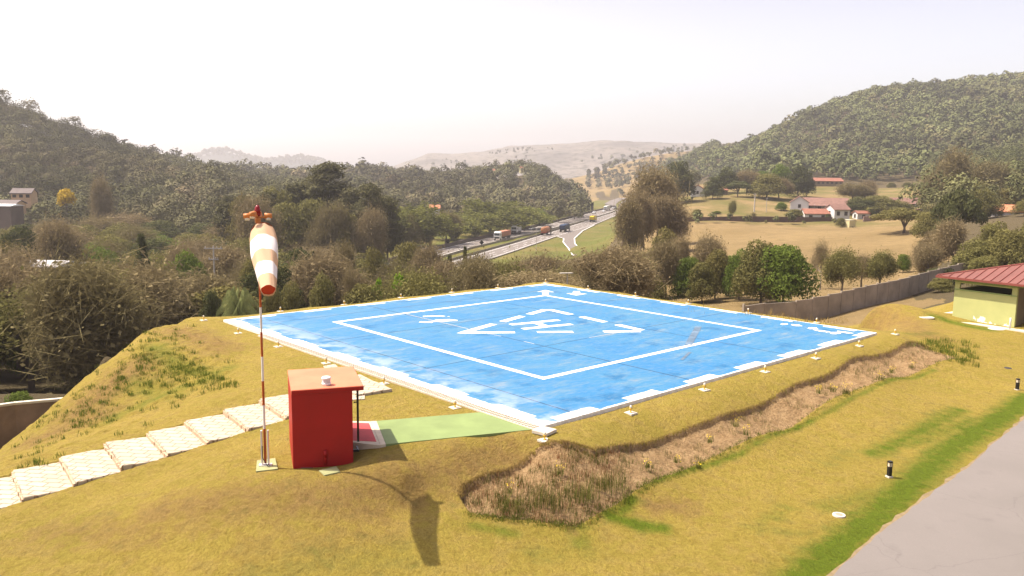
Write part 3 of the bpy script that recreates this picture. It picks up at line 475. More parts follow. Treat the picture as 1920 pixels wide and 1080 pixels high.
# faded weight figures and blotted numerals
flat([bar((-3.2, 6.25), (-2.25, 5.75), .30), bar((-2.4, 5.95), (-2.25, 5.55), .22)], 'weight_numeral', MW, .006)
flat([bar((-4.35, 5.0), (-3.9, 4.45), .28), bar((-3.95, 4.75), (-2.5, 4.15), .30), bar((-3.4, 4.9), (-2.75, 4.6), .2), bar((-2.75, 4.65), (-2.55, 4.1), .25), bar((-2.2, 5.35), (-2.1, 5.3), .12)], 'weight_numeral', MW, .0075)
flat([bar((-3.5, 7.4), (-3.56, 1.9), .07), bar((-3.6, .9), (-3.55, -.6), .06), bar((-3.55, -2.2), (-3.55, -2.9), .07), bar((2.2, -3.6), (-.5, -3.55), .06)], 'sealed_joint', mat('pale_sealant', (.42, .42, .42), .8, .3, 2), .005)
def blot(pts, r0, seed):
    out = []
    for i, (x, y, rx, ry) in enumerate(pts): out.append([(x + rx * math.cos(k * math.pi / 8) * (1 + .25 * math.sin(3 * k + seed)), y + ry * math.sin(k * math.pi / 8) * (1 + .25 * math.cos(2 * k + i))) for k in range(16)])
    return out
for z_, pl_ in enumerate([[(10.48, -7.7, .28, .16)], [(10.66, -8.3, .2, .3)], [(10.5, -9.3, .30, .25)], [(10.15, -10.0, .2, .45)], [(10.15, -10.7, .35, .22)], [(10.75, -10.9, .2, .4)]]):
    flat(blot(pl_, 0, z_), 'blotted_numeral', MW, .005 + z_ * .0015)
flat([bar((6.2, -5.2), (1.9, -7.6), .34), bar((.6, -8.6), (-1, -9.3), .14)], 'scrape_mark', mat('scrape', (.13, .20, .28), .8, .5, 1.2), .0035 + .006)
# drain grate along the left-hand edge
dr = thing('drain_channel', pad(-12.22, -2.5, 0), YAW, 'perforated concrete drain cover along the front left edge of the helipad', 'drain')
dm = mat('drain_concrete', (.55, .48, .38), .9, .25, 4); dh = mat('drain_hole', (.12, .09, .06), .9, .2, 4)
MB().box((0, 0, -.09), (.40, 19, .16)).build('cover', dm, dr)
hb = MB()
for i in range(126):
    for x in (-.12, -.04, .04, .12): hb.box((x, -9.4 + i * .15, -.007), (.045, .075, .004))
tag(hb.build('slots', dh, dr), kind='stuff')
hs_ = dr.children
for o in dr.children:
    if o.name.startswith('slots'): o.location.z = .004
# ------------------------------------------------------------------ perimeter lights
yel = mat('yellow_enamel', (.62, .36, .02), .45, .2, 6); slabm = mat('pad_concrete', (.58, .52, .42), .9, .2, 4)
m, t, b = nodes('clear_dome'); b.inputs['Base Color'].default_value = (.85, .78, .60, 1); b.inputs['Roughness'].default_value = .15; b.inputs['Transmission Weight'].default_value = .25; tcx = t.nodes.new('ShaderNodeTexCoord').outputs['Object']; t.links.new(mixc(t, noise(t, 20, 3, tcx), (.85, .8, .68), (.75, .66, .45)), b.inputs[0]); dome = m
def make_light():
    e = thing('perimeter_light', (0, 0, 0), 0, 'x', 'light', 'lights set in the grass round the helipad')
    MB().box((0, 0, .0), (.50, .50, .10)).build('base_slab', slabm, e, bevel=.01)
    MB().lathe([(.075, .05), (.075, .07), (.035, .08), (.035, .20), (.075, .23), (.085, .27), (.06, .275)]).build('stem', yel, e, True)
    MB().lathe([(.06, .27), (.068, .31), (.062, .37), (.04, .41), (.005, .425)]).build('glass_dome', dome, e, True)
    return e
L0 = make_light(); first = True
names_b = ['at the left corner', 'second', 'third', 'fourth', 'fifth', 'sixth', 'at the front corner']
LP = []
for k in range(7): LP.append((-12.72, 12.8 - 4.27 * k, 'helipad light %s along the front left edge' % ('number %s from the left corner' % ['one', 'two', 'three', 'four', 'five', 'six'][k - 1] if 0 < k < 6 else ('standing at the left corner' if k == 0 else 'standing at the front corner nearest the hut path, close to bottom'))))
for k in range(1, 7): LP.append((-12.72 + 4.27 * k, -12.6, 'helipad light %s' % ('number %s from the front corner along the earth bank edge' % ['one', 'two', 'three', 'four', 'five'][k - 1] if k < 6 else 'standing past the far right corner on a small white slab')))
for k in range(1, 7): LP.append((12.75, -12.6 + 4.22 * k, 'helipad light %s' % ('number %s from the right corner along the back right edge' % ['one', 'two', 'three', 'four', 'five'][k - 1] if k < 6 else 'standing on the rear corner beyond the white arrow')))
for k in range(1, 6): LP.append((12.6 - 4.15 * k, 13.2, 'helipad light number %s from the rear corner along the back left edge' % ['one', 'two', 'three', 'four', 'five'][k - 1]))
for i, (a, b_, lb) in enumerate(LP):
    o = L0 if i == 0 else copy_tree(L0); p = pad(a, b_)
    if i == 12: p = gp(1678, 627)
    o.location = (p[0], p[1], H1(p[0], p[1]) + (-.01 if i != 12 else .0)); o.rotation_euler = (0, 0, YAW + random.uniform(-.15, .15)); o.scale = (.66,) * 3; o['label'] = lb if i not in (0, 6) else ('yellow helipad light standing at the far left corner' if i == 0 else 'yellow stemmed helipad light at the front corner below the drain end'); o['category'] = 'light'
p = pad(-12.30, -12.38); tag(MB().box((0, 0, 0), (.55, .55, .10), 0).build('concrete_plate', slabm, bevel=.01), 'pale square concrete plate touching the front corner of the helipad', 'plate').location = (p[0], p[1], H1(p[0], p[1]) + .06)
bpy.data.objects['concrete_plate'].rotation_euler = (0, 0, YAW + .2)
# ------------------------------------------------------------------ painted path
def ground_quad(px4, name, mt, label, cat, h=.05, top=None, kind=None):
    P = [gp(*q) for q in px4]; mb = MB(); n = len(P); v = [(p[0], p[1], p[2] + h if top is None else top) for p in P] + [(p[0], p[1], p[2] - .3) for p in P]
    mb.add(v, [tuple(range(n)), tuple(range(n, 2 * n))[::-1]] + [(i, n + i, n + (i + 1) % n, (i + 1) % n) for i in range(n)]); o = mb.build(name, mt); return tag(o, label, cat, kind=kind)
gpm = mat('green_floor_paint', (.20, .26, .09), .7, .22, 1.2); rpm = mat('red_floor_paint', (.50, .055, .055), .7, .25, 3); crm = mat('cream_concrete', (.58, .50, .36), .85, .2, 4)
ground_quad([(706, 790), (901, 774), (1003, 806), (724, 837)], 'path_green', gpm, None, None, top=-.03, kind='structure')
ground_quad([(655, 791.5), (695.3, 790.2), (713, 840), (655, 844)], 'path_border', crm, None, None, top=-.04, kind='structure')
ground_quad([(655, 795), (692, 794), (706, 834), (655, 840)], 'path_red', rpm, None, None, top=-.033, kind='structure')
ground_quad([(695.5, 790.2), (705.8, 790), (723.5, 837.2), (713.2, 839.5)], 'path_stripe', crm, None, None, top=-.031, kind='structure')
# ------------------------------------------------------------------ red hut
hutz = -.30; HT = 1.86
rc = [np.array(atz(*p, HT)) for p in ((536, 692), (662, 686), (679, 722), (546, 733))]
o_ = rc[3]; ex = rc[2] - rc[3]; wx = 1.93; ang = math.atan2(.58, 1.80); wy = 2.42
hut = thing('equipment_hut', (o_[0], o_[1], hutz), ang, 'small red block hut with flat overhanging roof beside the stone steps', 'hut')
def redmat(name, a, b2, r=.55):
    m, t, b = nodes(name); tcx = t.nodes.new('ShaderNodeTexCoord').outputs['Object']; q = noise(t, 1.3, 6, tcx); q2 = noise(t, 12, 4, tcx)
    c = mixc(t, rmp(t, q, .3, .7), a, b2); c = mixc(t, rmp(t, q2, .6, .8, 0, .25), c, tuple(x * .6 for x in a)); t.links.new(c, b.inputs[0]); b.inputs['Roughness'].default_value = r; b.inputs['Specular IOR Level'].default_value = .3; bump(t, b, q2, .3, .006); return m
rw = redmat('red_wall_paint', (.34, .007, .005), (.27, .006, .0045)); rr = redmat('red_roof_paint', (.62, .20, .105), (.52, .155, .08), .7)
# walls: back, left and far wall, door side open to the pad with a steel frame
H_ = HT - hutz; bw = 1.62; th_ = .14
zc, zh = (H_ - .515) / 2, H_ + .285
wb = MB().box((bw / 2 + .004, .004 + th_ / 2, zc), (bw, th_, zh)).box((.004 + th_ / 2, wy / 2, zc), (th_, wy - .008 - 2 * th_ - .004, zh)).box((bw / 2 + .004, wy - .004 - th_ / 2, zc), (bw, th_, zh))
wb.build('wall', rw, hut, bevel=.008)
MB().box((bw - .012 - th_ / 2, .004 + th_ + .003 + .31, zc - .01), (th_ - .01, .62, zh - .03)).build('door_side_wall', rw, hut)
MB().box((wx / 2, wy / 2, H_ - .055), (wx, wy, .13)).build('roof', rr, hut, bevel=.012)
fb = MB().box((wx / 2, -.004, H_ - .06), (wx - .02, .01, .105)).box((wx + .004, wy / 2, H_ - .06), (.01, wy - .02, .105)).build('roof_edge', rw, hut)
MB().box((bw / 2, wy / 2, .08), (bw - .2, wy - .4, .1)).build('floor', crm, hut)
blk = mat('black_steel', (.012, .011, .011), .4, .2, 5)
gf = thing('x', (0, 0, 0)); bpy.data.objects.remove(gf)
MB().box((wx - .12, .38, H_ / 2 + .20), (.055, .055, H_ - .52)).box((wx - .12, .38 + .17, .19), (.05, .38, .06)).box((bw + .08, .38, .20), (.22, .05, .07)).box((wx - .17, .38, H_ - .55), (.12, .03, .03)).build('gate_frame', blk, hut)
MB().tube([(.86, -.03, .0), (.86, -.05, .22), (.86, -.03, .26)], .04, 8).tube([(.86, -.03, .23), (.86, -.04, .42)], [.055, .05], 8).build('drain_pipe', rw, hut, True)
wp = mat('white_plastic', (.78, .76, .74), .4, .1, 5)
sn = thing('roof_beacon', (o_[0] + .96 * math.cos(ang) - .36 * math.sin(ang), o_[1] + .96 * math.sin(ang) + .36 * math.cos(ang), HT + .012), 0, 'white louvred round beacon housing standing on the red hut roof', 'beacon')
MB().lathe([(.125, 0), (.13, .05), (.12, .07)]).build('base_ring', wp, sn, True); MB().lathe([(.10, .07), (.10, .17)]).build('louvred_body', mat('grey_plastic', (.55, .5, .5), .5, .1, 5), sn, True)
MB().lathe([(.125, .17), (.14, .185), (.12, .225), (.05, .245), (.005, .25)]).build('cap', wp, sn, True)
for k, z in enumerate((.095, .125, .15)): MB().lathe([(.102, z), (.118, z - .012), (.118, z - .006), (.102, z + .006)]).build('louvre', wp, sn)
tag(MB().tube([(o_[0] + .3, o_[1] - .35, -.17), (o_[0] + .62, o_[1] - .33, -.17)], .01).build('loose_wire', blk), 'thin dark wire lying in the grass in front of the hut', 'wire')
for q, nm in (([(598, 884), (630, 876), (638, 886), (608, 893)], 'green painted concrete slab lying in front of the red hut'),):
    ground_quad(q, 'ground_slab', mat('green_slab_paint', (.30, .30, .14), .85, .2, 4), nm, 'slab', .03)
# ------------------------------------------------------------------ windsock
wp0 = gp(498, 876); ws = thing('windsock_mast', wp0, .1, 'tall orange and white banded mast with warning lamps on top', 'mast'); ws.scale = (1, 1, 1.035)
org = mat('orange_paint', (.42, .085, .015), .5, .25, 4); wht = mat('mast_white', (.72, .68, .64), .5, .15, 4); rd = mat('red_glass', (.22, .008, .01), .2, .2, 6)
ground_quad([(482, 866), (516, 862), (521, 882), (480, 887)], 'foundation_slab', mat('green_slab_paint', (.30, .30, .14), .85, .2, 4), 'pale green concrete foundation slab under the banded windsock mast', 'slab', .05)
MB().box((-.085, 0, .52), (.035, .10, .98)).box((.085, 0, .52), (.035, .10, .98)).box((0, 0, .06), (.34, .16, .05)).build('hinge_frame', wht, ws)
bands = [(.12, .42, 0), (.42, .72, 0), (.72, 1.06, 0), (1.06, 1.7, 1), (1.7, 2.35, 0), (2.35, 3.0, 1), (3.0, 3.65, 0), (3.65, 4.3, 1), (4.3, 5.0, 0), (5.0, 6.4, 0), (6.4, 6.75, 0)]
for k, (z0, z1, q) in enumerate(bands):
    MB().tube([(0, 0, z0), (0, 0, z1)], .036 - .0015 * z0, 10, False).build('pole_band', org if not q else wht, ws, True)
MB().tube([(.09, -.06, .1), (.2, -.12, .02), (.1, -.2, .1), (-.05, -.12, .3), (-.06, -.05, .6)], .012, 6).build('cable', blk, ws)
top = 6.62
MB().box((0, 0, top), (.62, .05, .04), .25).box((0, 0, top + .041), (.62, .05, .04), 1.45).box((0, 0, top - .09), (.14, .14, .13), .3).build('lamp_arms', mat('orange_arm', (.55, .20, .05), .5, .2, 4), ws)
for k in range(4):
    a = .25 + k * (math.pi / 2 - (.185 if k % 2 else -.0)); x, y = .26 * math.cos(a), .26 * math.sin(a)
    l = MB().tube([(x - .09 * math.cos(a), y - .09 * math.sin(a), top + .035 + (.06 if k % 2 else 0)), (x + .10 * math.cos(a), y + .10 * math.sin(a), top + .03 + (.06 if k % 2 else 0))], [.075, .06], 10).build('lamp_shade', MATS['orange_arm'], ws, True)
    MB().lathe([(.065, -.07), (.07, -.02), (.05, 0)], (x, y, top - .0 + (.05 if k % 2 else -.01)), 12).build('lamp_glass', dome, ws, True)
MB().lathe([(.045, top + .02), (.075, top + .05), (.08, top + .18), (.06, top + .26), (.03, top + .30), (.004, top + .31)], n=14).build('obstruction_lamp', rd, ws, True)
# sock: cone cloth hanging down the mast, five bands
sk = thing('windsock', (wp0[0], wp0[1], wp0[2]), 0, 'peach and white striped windsock drooping from the banded mast', 'windsock')
M0, M1 = np.array([-6.60, 21.18, 6.12]) - np.array(wp0), np.array([-5.62, 18.30, 4.98]) - np.array(wp0); AX = (M1 - M0) / np.linalg.norm(M1 - M0); SX = np.cross(AX, [0, 0, 1]); SX /= np.linalg.norm(SX); SZ = np.cross(SX, AX)
def sockpt(t_, a):
    r = np.interp(t_, [0, .05, .15, .3, .5, .75, 1], [.27, .32, .345, .335, .29, .225, .165]); fold = 1 + (.03 * math.sin(5 * a + 6 * t_) + .02 * math.sin(9 * a - 9 * t_)) * math.sin(min(1, t_ * 3) * 1.57) + (.06 * math.sin(8 * a) if t_ < .03 else 0)
    c = M0 + (M1 - M0) * t_ + np.array([0, 0, -.10]) * math.sin(math.pi * t_); return tuple(c + SX * math.cos(a) * r * fold + SZ * math.sin(a) * r * fold * (1 - .10 * t_) + AX * .05 * math.sin(4 * a) * (t_ < .03))
pe = leafmat('peach_cloth', (.62, .43, .28), (.62, .43, .28), .35, 0); we = leafmat('white_cloth', (.80, .76, .74), (.8, .76, .74), .30, 0)
ts = [0, .21, .42, .60, .80, 1.0]
for k in range(5):
    mb = MB(); n, mrow = 40, 9; P = [sockpt(ts[k] + (ts[k + 1] - ts[k]) * i / (mrow - 1), 2 * math.pi * j / n) for i in range(mrow) for j in range(n)]
    mb.add(P, [(i * n + j, i * n + (j + 1) % n, (i + 1) * n + (j + 1) % n, (i + 1) * n + j) for i in range(mrow - 1) for j in range(n)]); mb.build('cloth_band', pe if k % 2 == 0 else we, sk, True)
mb = MB(); n = 40; mb.add([sockpt(0, 2 * math.pi * j / n) for j in range(n)] + [tuple(M0 + (np.array(sockpt(0, 2 * math.pi * j / n)) - M0) * .9 + AX * .12) for j in range(n)], [(j, (j + 1) % n, n + (j + 1) % n, n + j) for j in range(n)]); mb.build('mouth_hem', pe, sk, True); MB().tube([tuple(M0 + AX * .03 + SX * .29 * math.cos(k * math.pi / 12) + SZ * .29 * math.sin(k * math.pi / 12)) for k in range(25)], .012, 5).tube([tuple(M0 + SX * .29), tuple(M0 - SX * .29)], .012, 5).build('mouth_ring', MATS['orange_paint'], sk)
mb = MB(); c_ = sockpt(1, 0); P = [sockpt(.97, 2 * math.pi * j / n) for j in range(n)]; cc = np.mean(P, 0); P = [tuple(cc + (np.array(p) - cc) * .94) for p in P]; mb.add(P + [tuple(cc)], [(j, (j + 1) % n, n) for j in range(n)]); mb.build('tail_opening', mat('red_cloth', (.55, .06, .02), .8, .2, 6), sk)
# ------------------------------------------------------------------ stone steps
m, t, b = nodes('pale_stone'); tcx = t.nodes.new('ShaderNodeTexCoord').outputs['Object']; mp = N(t, 'ShaderNodeMapping'); mp.inputs['Rotation'].default_value = (0, 0, .12); t.links.new(tcx, mp.inputs[0])
nd = noise(t, 3, 3, tcx); va = t.nodes.new('ShaderNodeVectorMath'); va.operation = 'ADD'; sc3 = t.nodes.new('ShaderNodeVectorMath'); sc3.operation = 'SCALE'; cn = N(t, 'ShaderNodeTexNoise', Scale=3.); t.links.new(tcx, cn.inputs[0]); t.links.new(cn.outputs['Color'], sc3.inputs[0]); sc3.inputs['Scale'].default_value = .12; t.links.new(mp.outputs[0], va.inputs[0]); t.links.new(sc3.outputs[0], va.inputs[1])
bk = N(t, 'ShaderNodeTexBrick', Scale=1.0); bk.inputs['Mortar Size'].default_value = .028; bk.inputs['Brick Width'].default_value = .52; bk.inputs['Row Height'].default_value = .30; bk.inputs['Mortar Smooth'].default_value = .6; t.links.new(va.outputs[0], bk.inputs[0]); bk.inputs[1].default_value = (.44, .37, .28, 1); bk.inputs[2].default_value = (.38, .32, .23, 1); bk.inputs[3].default_value = (.20, .14, .085, 1)
c = mixc(t, rmp(t, noise(t, 2, 6, tcx), .5, .75, 0, .5), bk.outputs[0], (.33, .26, .17)); t.links.new(c, b.inputs[0]); b.inputs['Roughness'].default_value = .9; bump(t, b, noise(t, 12, 5, tcx), .6, .03); STN = m
m, t, b = nodes('riser_stone'); t.links.new(mixc(t, noise(t, 8, 5), (.36, .25, .15), (.50, .36, .24)), b.inputs[0]); b.inputs['Roughness'].default_value = .95; RST = m
w0 = SW; r0 = np.array([.775, .632]); st = thing('stone_steps', (-16.8, 21.9, -1.7), 0, 'flight of broad pale stone steps climbing from lower left to the red hut', 'steps')
base0 = np.array([-15.12, 23.2]); nst = 11
corn = [(25, 882), (115, 857), (197, 830), (277, 810), (348, 789), (420, 768), (487, 748)]
pts = [atz(a, b_, -1.35 + .17 * i)[:2] for i, (a, b_) in enumerate(corn)]; stp = (pts[-1] - pts[0]) / 6
pts = [pts[0] - stp * 3, pts[0] - stp * 2, pts[0] - stp] + pts + [pts[-1] + stp, pts[-1] + stp * 2]
for i in range(len(pts)):
    zt = -1.33 + .17 * (i - 3); q = pts[i]; nx_ = pts[i + 1] if i + 1 < len(pts) else q + stp; nx_ = nx_ + stp / np.linalg.norm(stp) * .12; wv = w0 * 2.62; 
    rw_ = random.Random(i)
    poly = []
    for (A, B) in ((q, q + wv), (q + wv, nx_ + wv), (nx_ + wv, nx_), (nx_, q)):
        for k in range(8): pp = A + (B - A) * k / 8; poly.append((pp[0] + rw_.uniform(-.025, .025) - st.location.x, pp[1] + rw_.uniform(-.025, .025) - st.location.y))
    mb = MB().prism(poly, zt - .30 - st.location.z, zt - st.location.z); o = mb.build('tread', STN, st, bevel=.015)
    e1 = [np.array((*(q + wv * k / 12), 0)) - np.array([*st.location[:2], 0]) for k in range(13)]; mr_ = MB()
    for k in range(12):
        a2, b2 = e1[k], e1[k + 1]; j_ = rw_.uniform(.0, .03); dn = -np.array([*r0, 0]); v = []
        for pnt in (a2 * .97 + b2 * .03, a2 * .03 + b2 * .97):
            for off_ in (.0, -.045 - j_):
                for z2 in (zt - .22 - st.location.z, zt - .035 - rw_.uniform(0, .03) - st.location.z): v.append((pnt[0] - dn[0] * off_ - dn[0] * 0, pnt[1] - dn[1] * off_, z2))
        mr_.add(v, [(0, 1, 3, 2), (4, 6, 7, 5), (0, 4, 5, 1), (2, 3, 7, 6), (1, 5, 7, 3), (0, 2, 6, 4)])
    mr_.build('riser_stones', RST, st)
ground_quad([(606, 688), (628, 684), (684, 742), (684, 750), (655, 752)], 'landing_slab', STN, 'pale stone landing at the top of the steps behind the red hut', 'slab', .04)
# ------------------------------------------------------------------ bollards, covers
def bollard(px, py, label):
    e = thing('bollard_light', gp(px, py), .3, label, 'bollard light', 'bollard lights by the road')
    MB().box((0, 0, .01), (.16, .16, .05)).build('foot', slabm, e); MB().box((0, 0, .18), (.105, .105, .30)).build('post', blk, e)
    MB().box((0, 0, .39), (.095, .095, .12)).build('lamp_glass', mat('frosted_glass', (.62, .52, .38), .3, .2, 5), e); MB().box((0, 0, .475), (.115, .115, .045)).build('cap', blk, e)
    for sx_ in (-1, 1):
        for sy_ in (-1, 1): MB().box((sx_ * .049, sy_ * .049, .39), (.012, .012, .122)).build('corner_post', blk, e)
bollard(1667, 894, 'black bollard light in the lawn near the road, closer of the two'); bollard(1907, 731, 'black bollard light at the far right edge of the lawn')
def disc(px, py, r, mt, name, label, cat, h=.02, inner=None):
    p = gp(px, py); e = thing(name, p, 0, label, cat); MB().lathe([(r, -.05), (r, h), (r * .97, h + .005)], n=28).build('rim', mt, e)
    MB().lathe([(r * .6, h), (r * .6, h + .009)], n=24).build('lid', inner or mt, e)
disc(1573, 966, .17, slabm, 'manhole_cover', 'white round cover set in the lawn below the nearer bollard', 'cover', inner=mat('lid_grey', (.30, .27, .2), .8, .3, 9))
disc(1886, 690, .25, mat('dark_iron', (.06, .05, .04), .8, .3, 9), 'manhole_cover', 'dark round lid flush with the lawn above the far bollard', 'cover', .01)
disc(1737, 595, .45, slabm, 'manhole_cover', 'pale round cover in the grass left of the green building', 'cover'); disc(1868, 617, .45, slabm, 'manhole_cover', 'pale round cover right in front of the green building wall', 'cover')
# ------------------------------------------------------------------ green building
A = atz(1785, 598, -.95); B = atz(1901, 617, -1.0); ux = (B - A)[:2]; Lw = np.linalg.norm(ux); ga = math.atan2(ux[1], ux[0]); gb = thing('green_pavilion', (A[0], A[1], -.95), ga, 'pale green rendered building with red standing seam metal roof at right', 'building')
m, t, b = nodes('green_render'); tcx = t.nodes.new('ShaderNodeTexCoord').outputs['Object']; sx = t.nodes.new('ShaderNodeSeparateXYZ'); t.links.new(tcx, sx.inputs[0]); q = noise(t, 1.2, 5, tcx); q2 = noise(t, 1.8, 4, tcx)
c = mixc(t, rmp(t, q, .3, .7), (.42, .42, .16), (.36, .37, .14)); ws_ = mth(t, 'LESS_THAN', sx.outputs[2], rmp(t, q2, .45, .62, -.05, .55)); ws_ = mth(t, 'MULTIPLY', ws_, mth(t, 'GREATER_THAN', sx.outputs[0], Lw * .35)); c = mixc(t, ws_, c, (.78, .74, .62)); t.links.new(c, b.inputs[0]); b.inputs['Roughness'].default_value = .9; bump(t, b, noise(t, 30, 4, tcx), .4, .01); GR = m
gt = mat('green_trim', (.24, .30, .10), .8, .2, 2); rm = mat('red_metal_roof', (.20, .078, .06), .5, .25, .8, spec=.4); drk = mat('dark_interior', (.05, .045, .035), .9, .3, 2)
hh_ = 2.75; dp = 9.0; D_ = .16
MB().box((Lw / 2, D_ / 2, .8), (Lw, D_, 2.3)).box((Lw / 2, D_ / 2, hh_ - .2), (Lw, D_, .40)).box((.15, D_ / 2, 2.15), (.3, D_, .42)).box((Lw - .15, D_ / 2, 2.15), (.3, D_, .42)).build('front_wall', GR, gb)
MB().box((Lw / 2, -.012, 1.93), (Lw + .02, .05, .07)).box((Lw / 2, -.012, 2.55), (Lw + .02, .05, .28)).build('trim_band', gt, gb)
MB().box((D_ / 2, dp / 2 + D_, .8), (D_, dp - .01, 2.3)).box((D_ / 2, dp / 2 + D_, 2.6), (D_, dp - .01, .3)).build('side_wall', GR, gb)
bw2 = MB().box((Lw + 6, dp + .3, .8), (2 * Lw + 11, .16, 2.3)).box((Lw + 6, dp + .3, 2.62), (2 * Lw + 11, .16, .25)); 
for k in range(6): bw2.box((.6 + k * 3.2, dp + .3, 2.2), (.25, .15, .58))
bw2.build('rear_wall', GR, gb)
MB().box((Lw - .08, dp * .5, 1.0), (.14, dp - .4, 2.9)).build('partition', mat('tan_inner_wall', (.22, .17, .11), .9, .2, 2), gb)
MB().box((Lw + .18, 2.0, 1.45), (.04, 1.0, .62)).build('window_frame', blk, gb); MB().box((Lw + .205, 2.0, 1.45), (.02, .82, .46)).build('window_pane', mat('grey_glass', (.35, .30, .22), .2, .2, 3), gb)
MB().box((Lw + 5, dp / 2, -.06), (13 + 2 * Lw, dp + 1.6, .16)).build('plinth', slabm, gb)
for k in range(3): MB().box((Lw + 3.6 * (k + 1), .1, 1.4), (.2, .2, 2.8)).build('column', gt, gb)
MB().box((Lw + 6, .1, 2.6), (12, .14, .3)).build('beam', gt, gb)
# hip roof with standing seams
x0, x1, y0, y1, ze, zr = -.95, 19, -.42, dp + .9, 2.72, 4.45
yc = (y0 + y1) / 2; xr0 = x0 + 7.0; V4 = [(x0, y0, ze), (x1, y0, ze), (x1, y1, ze), (x0, y1, ze), (xr0, yc, zr), (x1, yc, zr), (x0, y0, ze - .1), (x1, y0, ze - .1), (x1, y1, ze - .1), (x0, y1, ze - .1)]
MB().add(V4, [(0, 1, 5, 4), (2, 3, 4, 5), (3, 0, 4), (0, 6, 7, 1), (3, 9, 6, 0), (2, 8, 9, 3), (6, 9, 8, 7), (1, 7, 8, 2, 5)]).build('roof', rm, gb)
sm = MB()
k = x0 + .25
while k < x1 - .2:
    tt_ = min(1, (k - x0) / (xr0 - x0)); y_, z_ = y0 + (yc - y0) * tt_, ze + (zr - ze) * tt_; sm.tube([(k, y0 - .01, ze + .02), (k, y_, z_ + .02)], .028, 4); k += .5
kk = y0 + .5
while kk < y1 - .3:
    tt_ = 1 - abs(kk - yc) / (yc - y0); sm.tube([(x0 - .01, kk, ze + .02), (x0 + (xr0 - x0) * tt_, kk, ze + (zr - ze) * tt_ + .02)], .028, 4); kk += .5
sm.tube([(x0, y0, ze + .03), (xr0, yc, zr + .03)], .05, 5).tube([(x0, y1, ze + .03), (xr0, yc, zr + .03)], .05, 5); tag(sm.build('roof_seams', mat('seam_red', (.22, .06, .045), .5, .2, 2), gb))
MB().box(((x0 + x1) / 2, y0 - .04, ze - .07), (x1 - x0 + .1, .09, .13)).box((x0 - .04, yc, ze - .07), (.09, y1 - y0, .13)).build('gutter', MATS['seam_red'], gb)
p = gp(1893, 619); tag(MB().lathe([(.05, 0), (.05, .72), (.04, .74)], tuple(p), 10).build('white_pipe', wp, smooth=True), 'short white pipe standing upright before the green building corner', 'pipe')
# ------------------------------------------------------------------ boundary walls
def wall_at(pl): return [np.array([(px - 960) / f_ * d, d, H1((px - 960) / f_ * d, d)]) for px, d in pl]
W1 = wall_at([(1400, 71), (1440, 73), (1500, 74.5), (1560, 77), (1629, 81), (1692, 86), (1745, 92), (1800, 98), (1880, 105)])
pw = thing('panel_wall', (0, 0, 0), 0, 'long tan concrete panel wall curving behind the right side of the helipad', 'wall')
for i in range(len(W1) - 1):
    a2, b2 = W1[i], W1[i + 1]; L_ = np.linalg.norm(b2[:2] - a2[:2]); k = max(1, round(L_ / 2.6))
    for j in range(k):
        s0 = a2 + (b2 - a2) * j / k; s1 = a2 + (b2 - a2) * (j + 1) / k; mid = (s0 + s1) / 2; an = math.atan2(s1[1] - s0[1], s1[0] - s0[0]); l2 = np.linalg.norm((s1 - s0)[:2])
        MB().box((mid[0], mid[1], mid[2] + .55), (l2 - .14, .10, 3.3), an).build('panel', conc, pw); MB().box((s0[0], s0[1], s0[2] + .60), (.16, .20, 3.4), an).build('post', conc, pw)
W2 = wall_at([(-700, 34), (-300, 36.5), (-100, 38), (0, 40.2), (80, 41.4), (150, 42.6), (240, 44.5)])
for k, zt in enumerate((-3.6, -3.8, -4.0, -4.25, -4.38, -4.5, -4.7)): W2[k][2] = zt - 2.05
wallstrip(W2, 2.0, .18, 'boundary_wall', mat('wall_stucco', (.26, .18, .13), .9, .45, .7), 'low tan wall with a white cap at the far left below the slope', 'wall', cap=slabm)
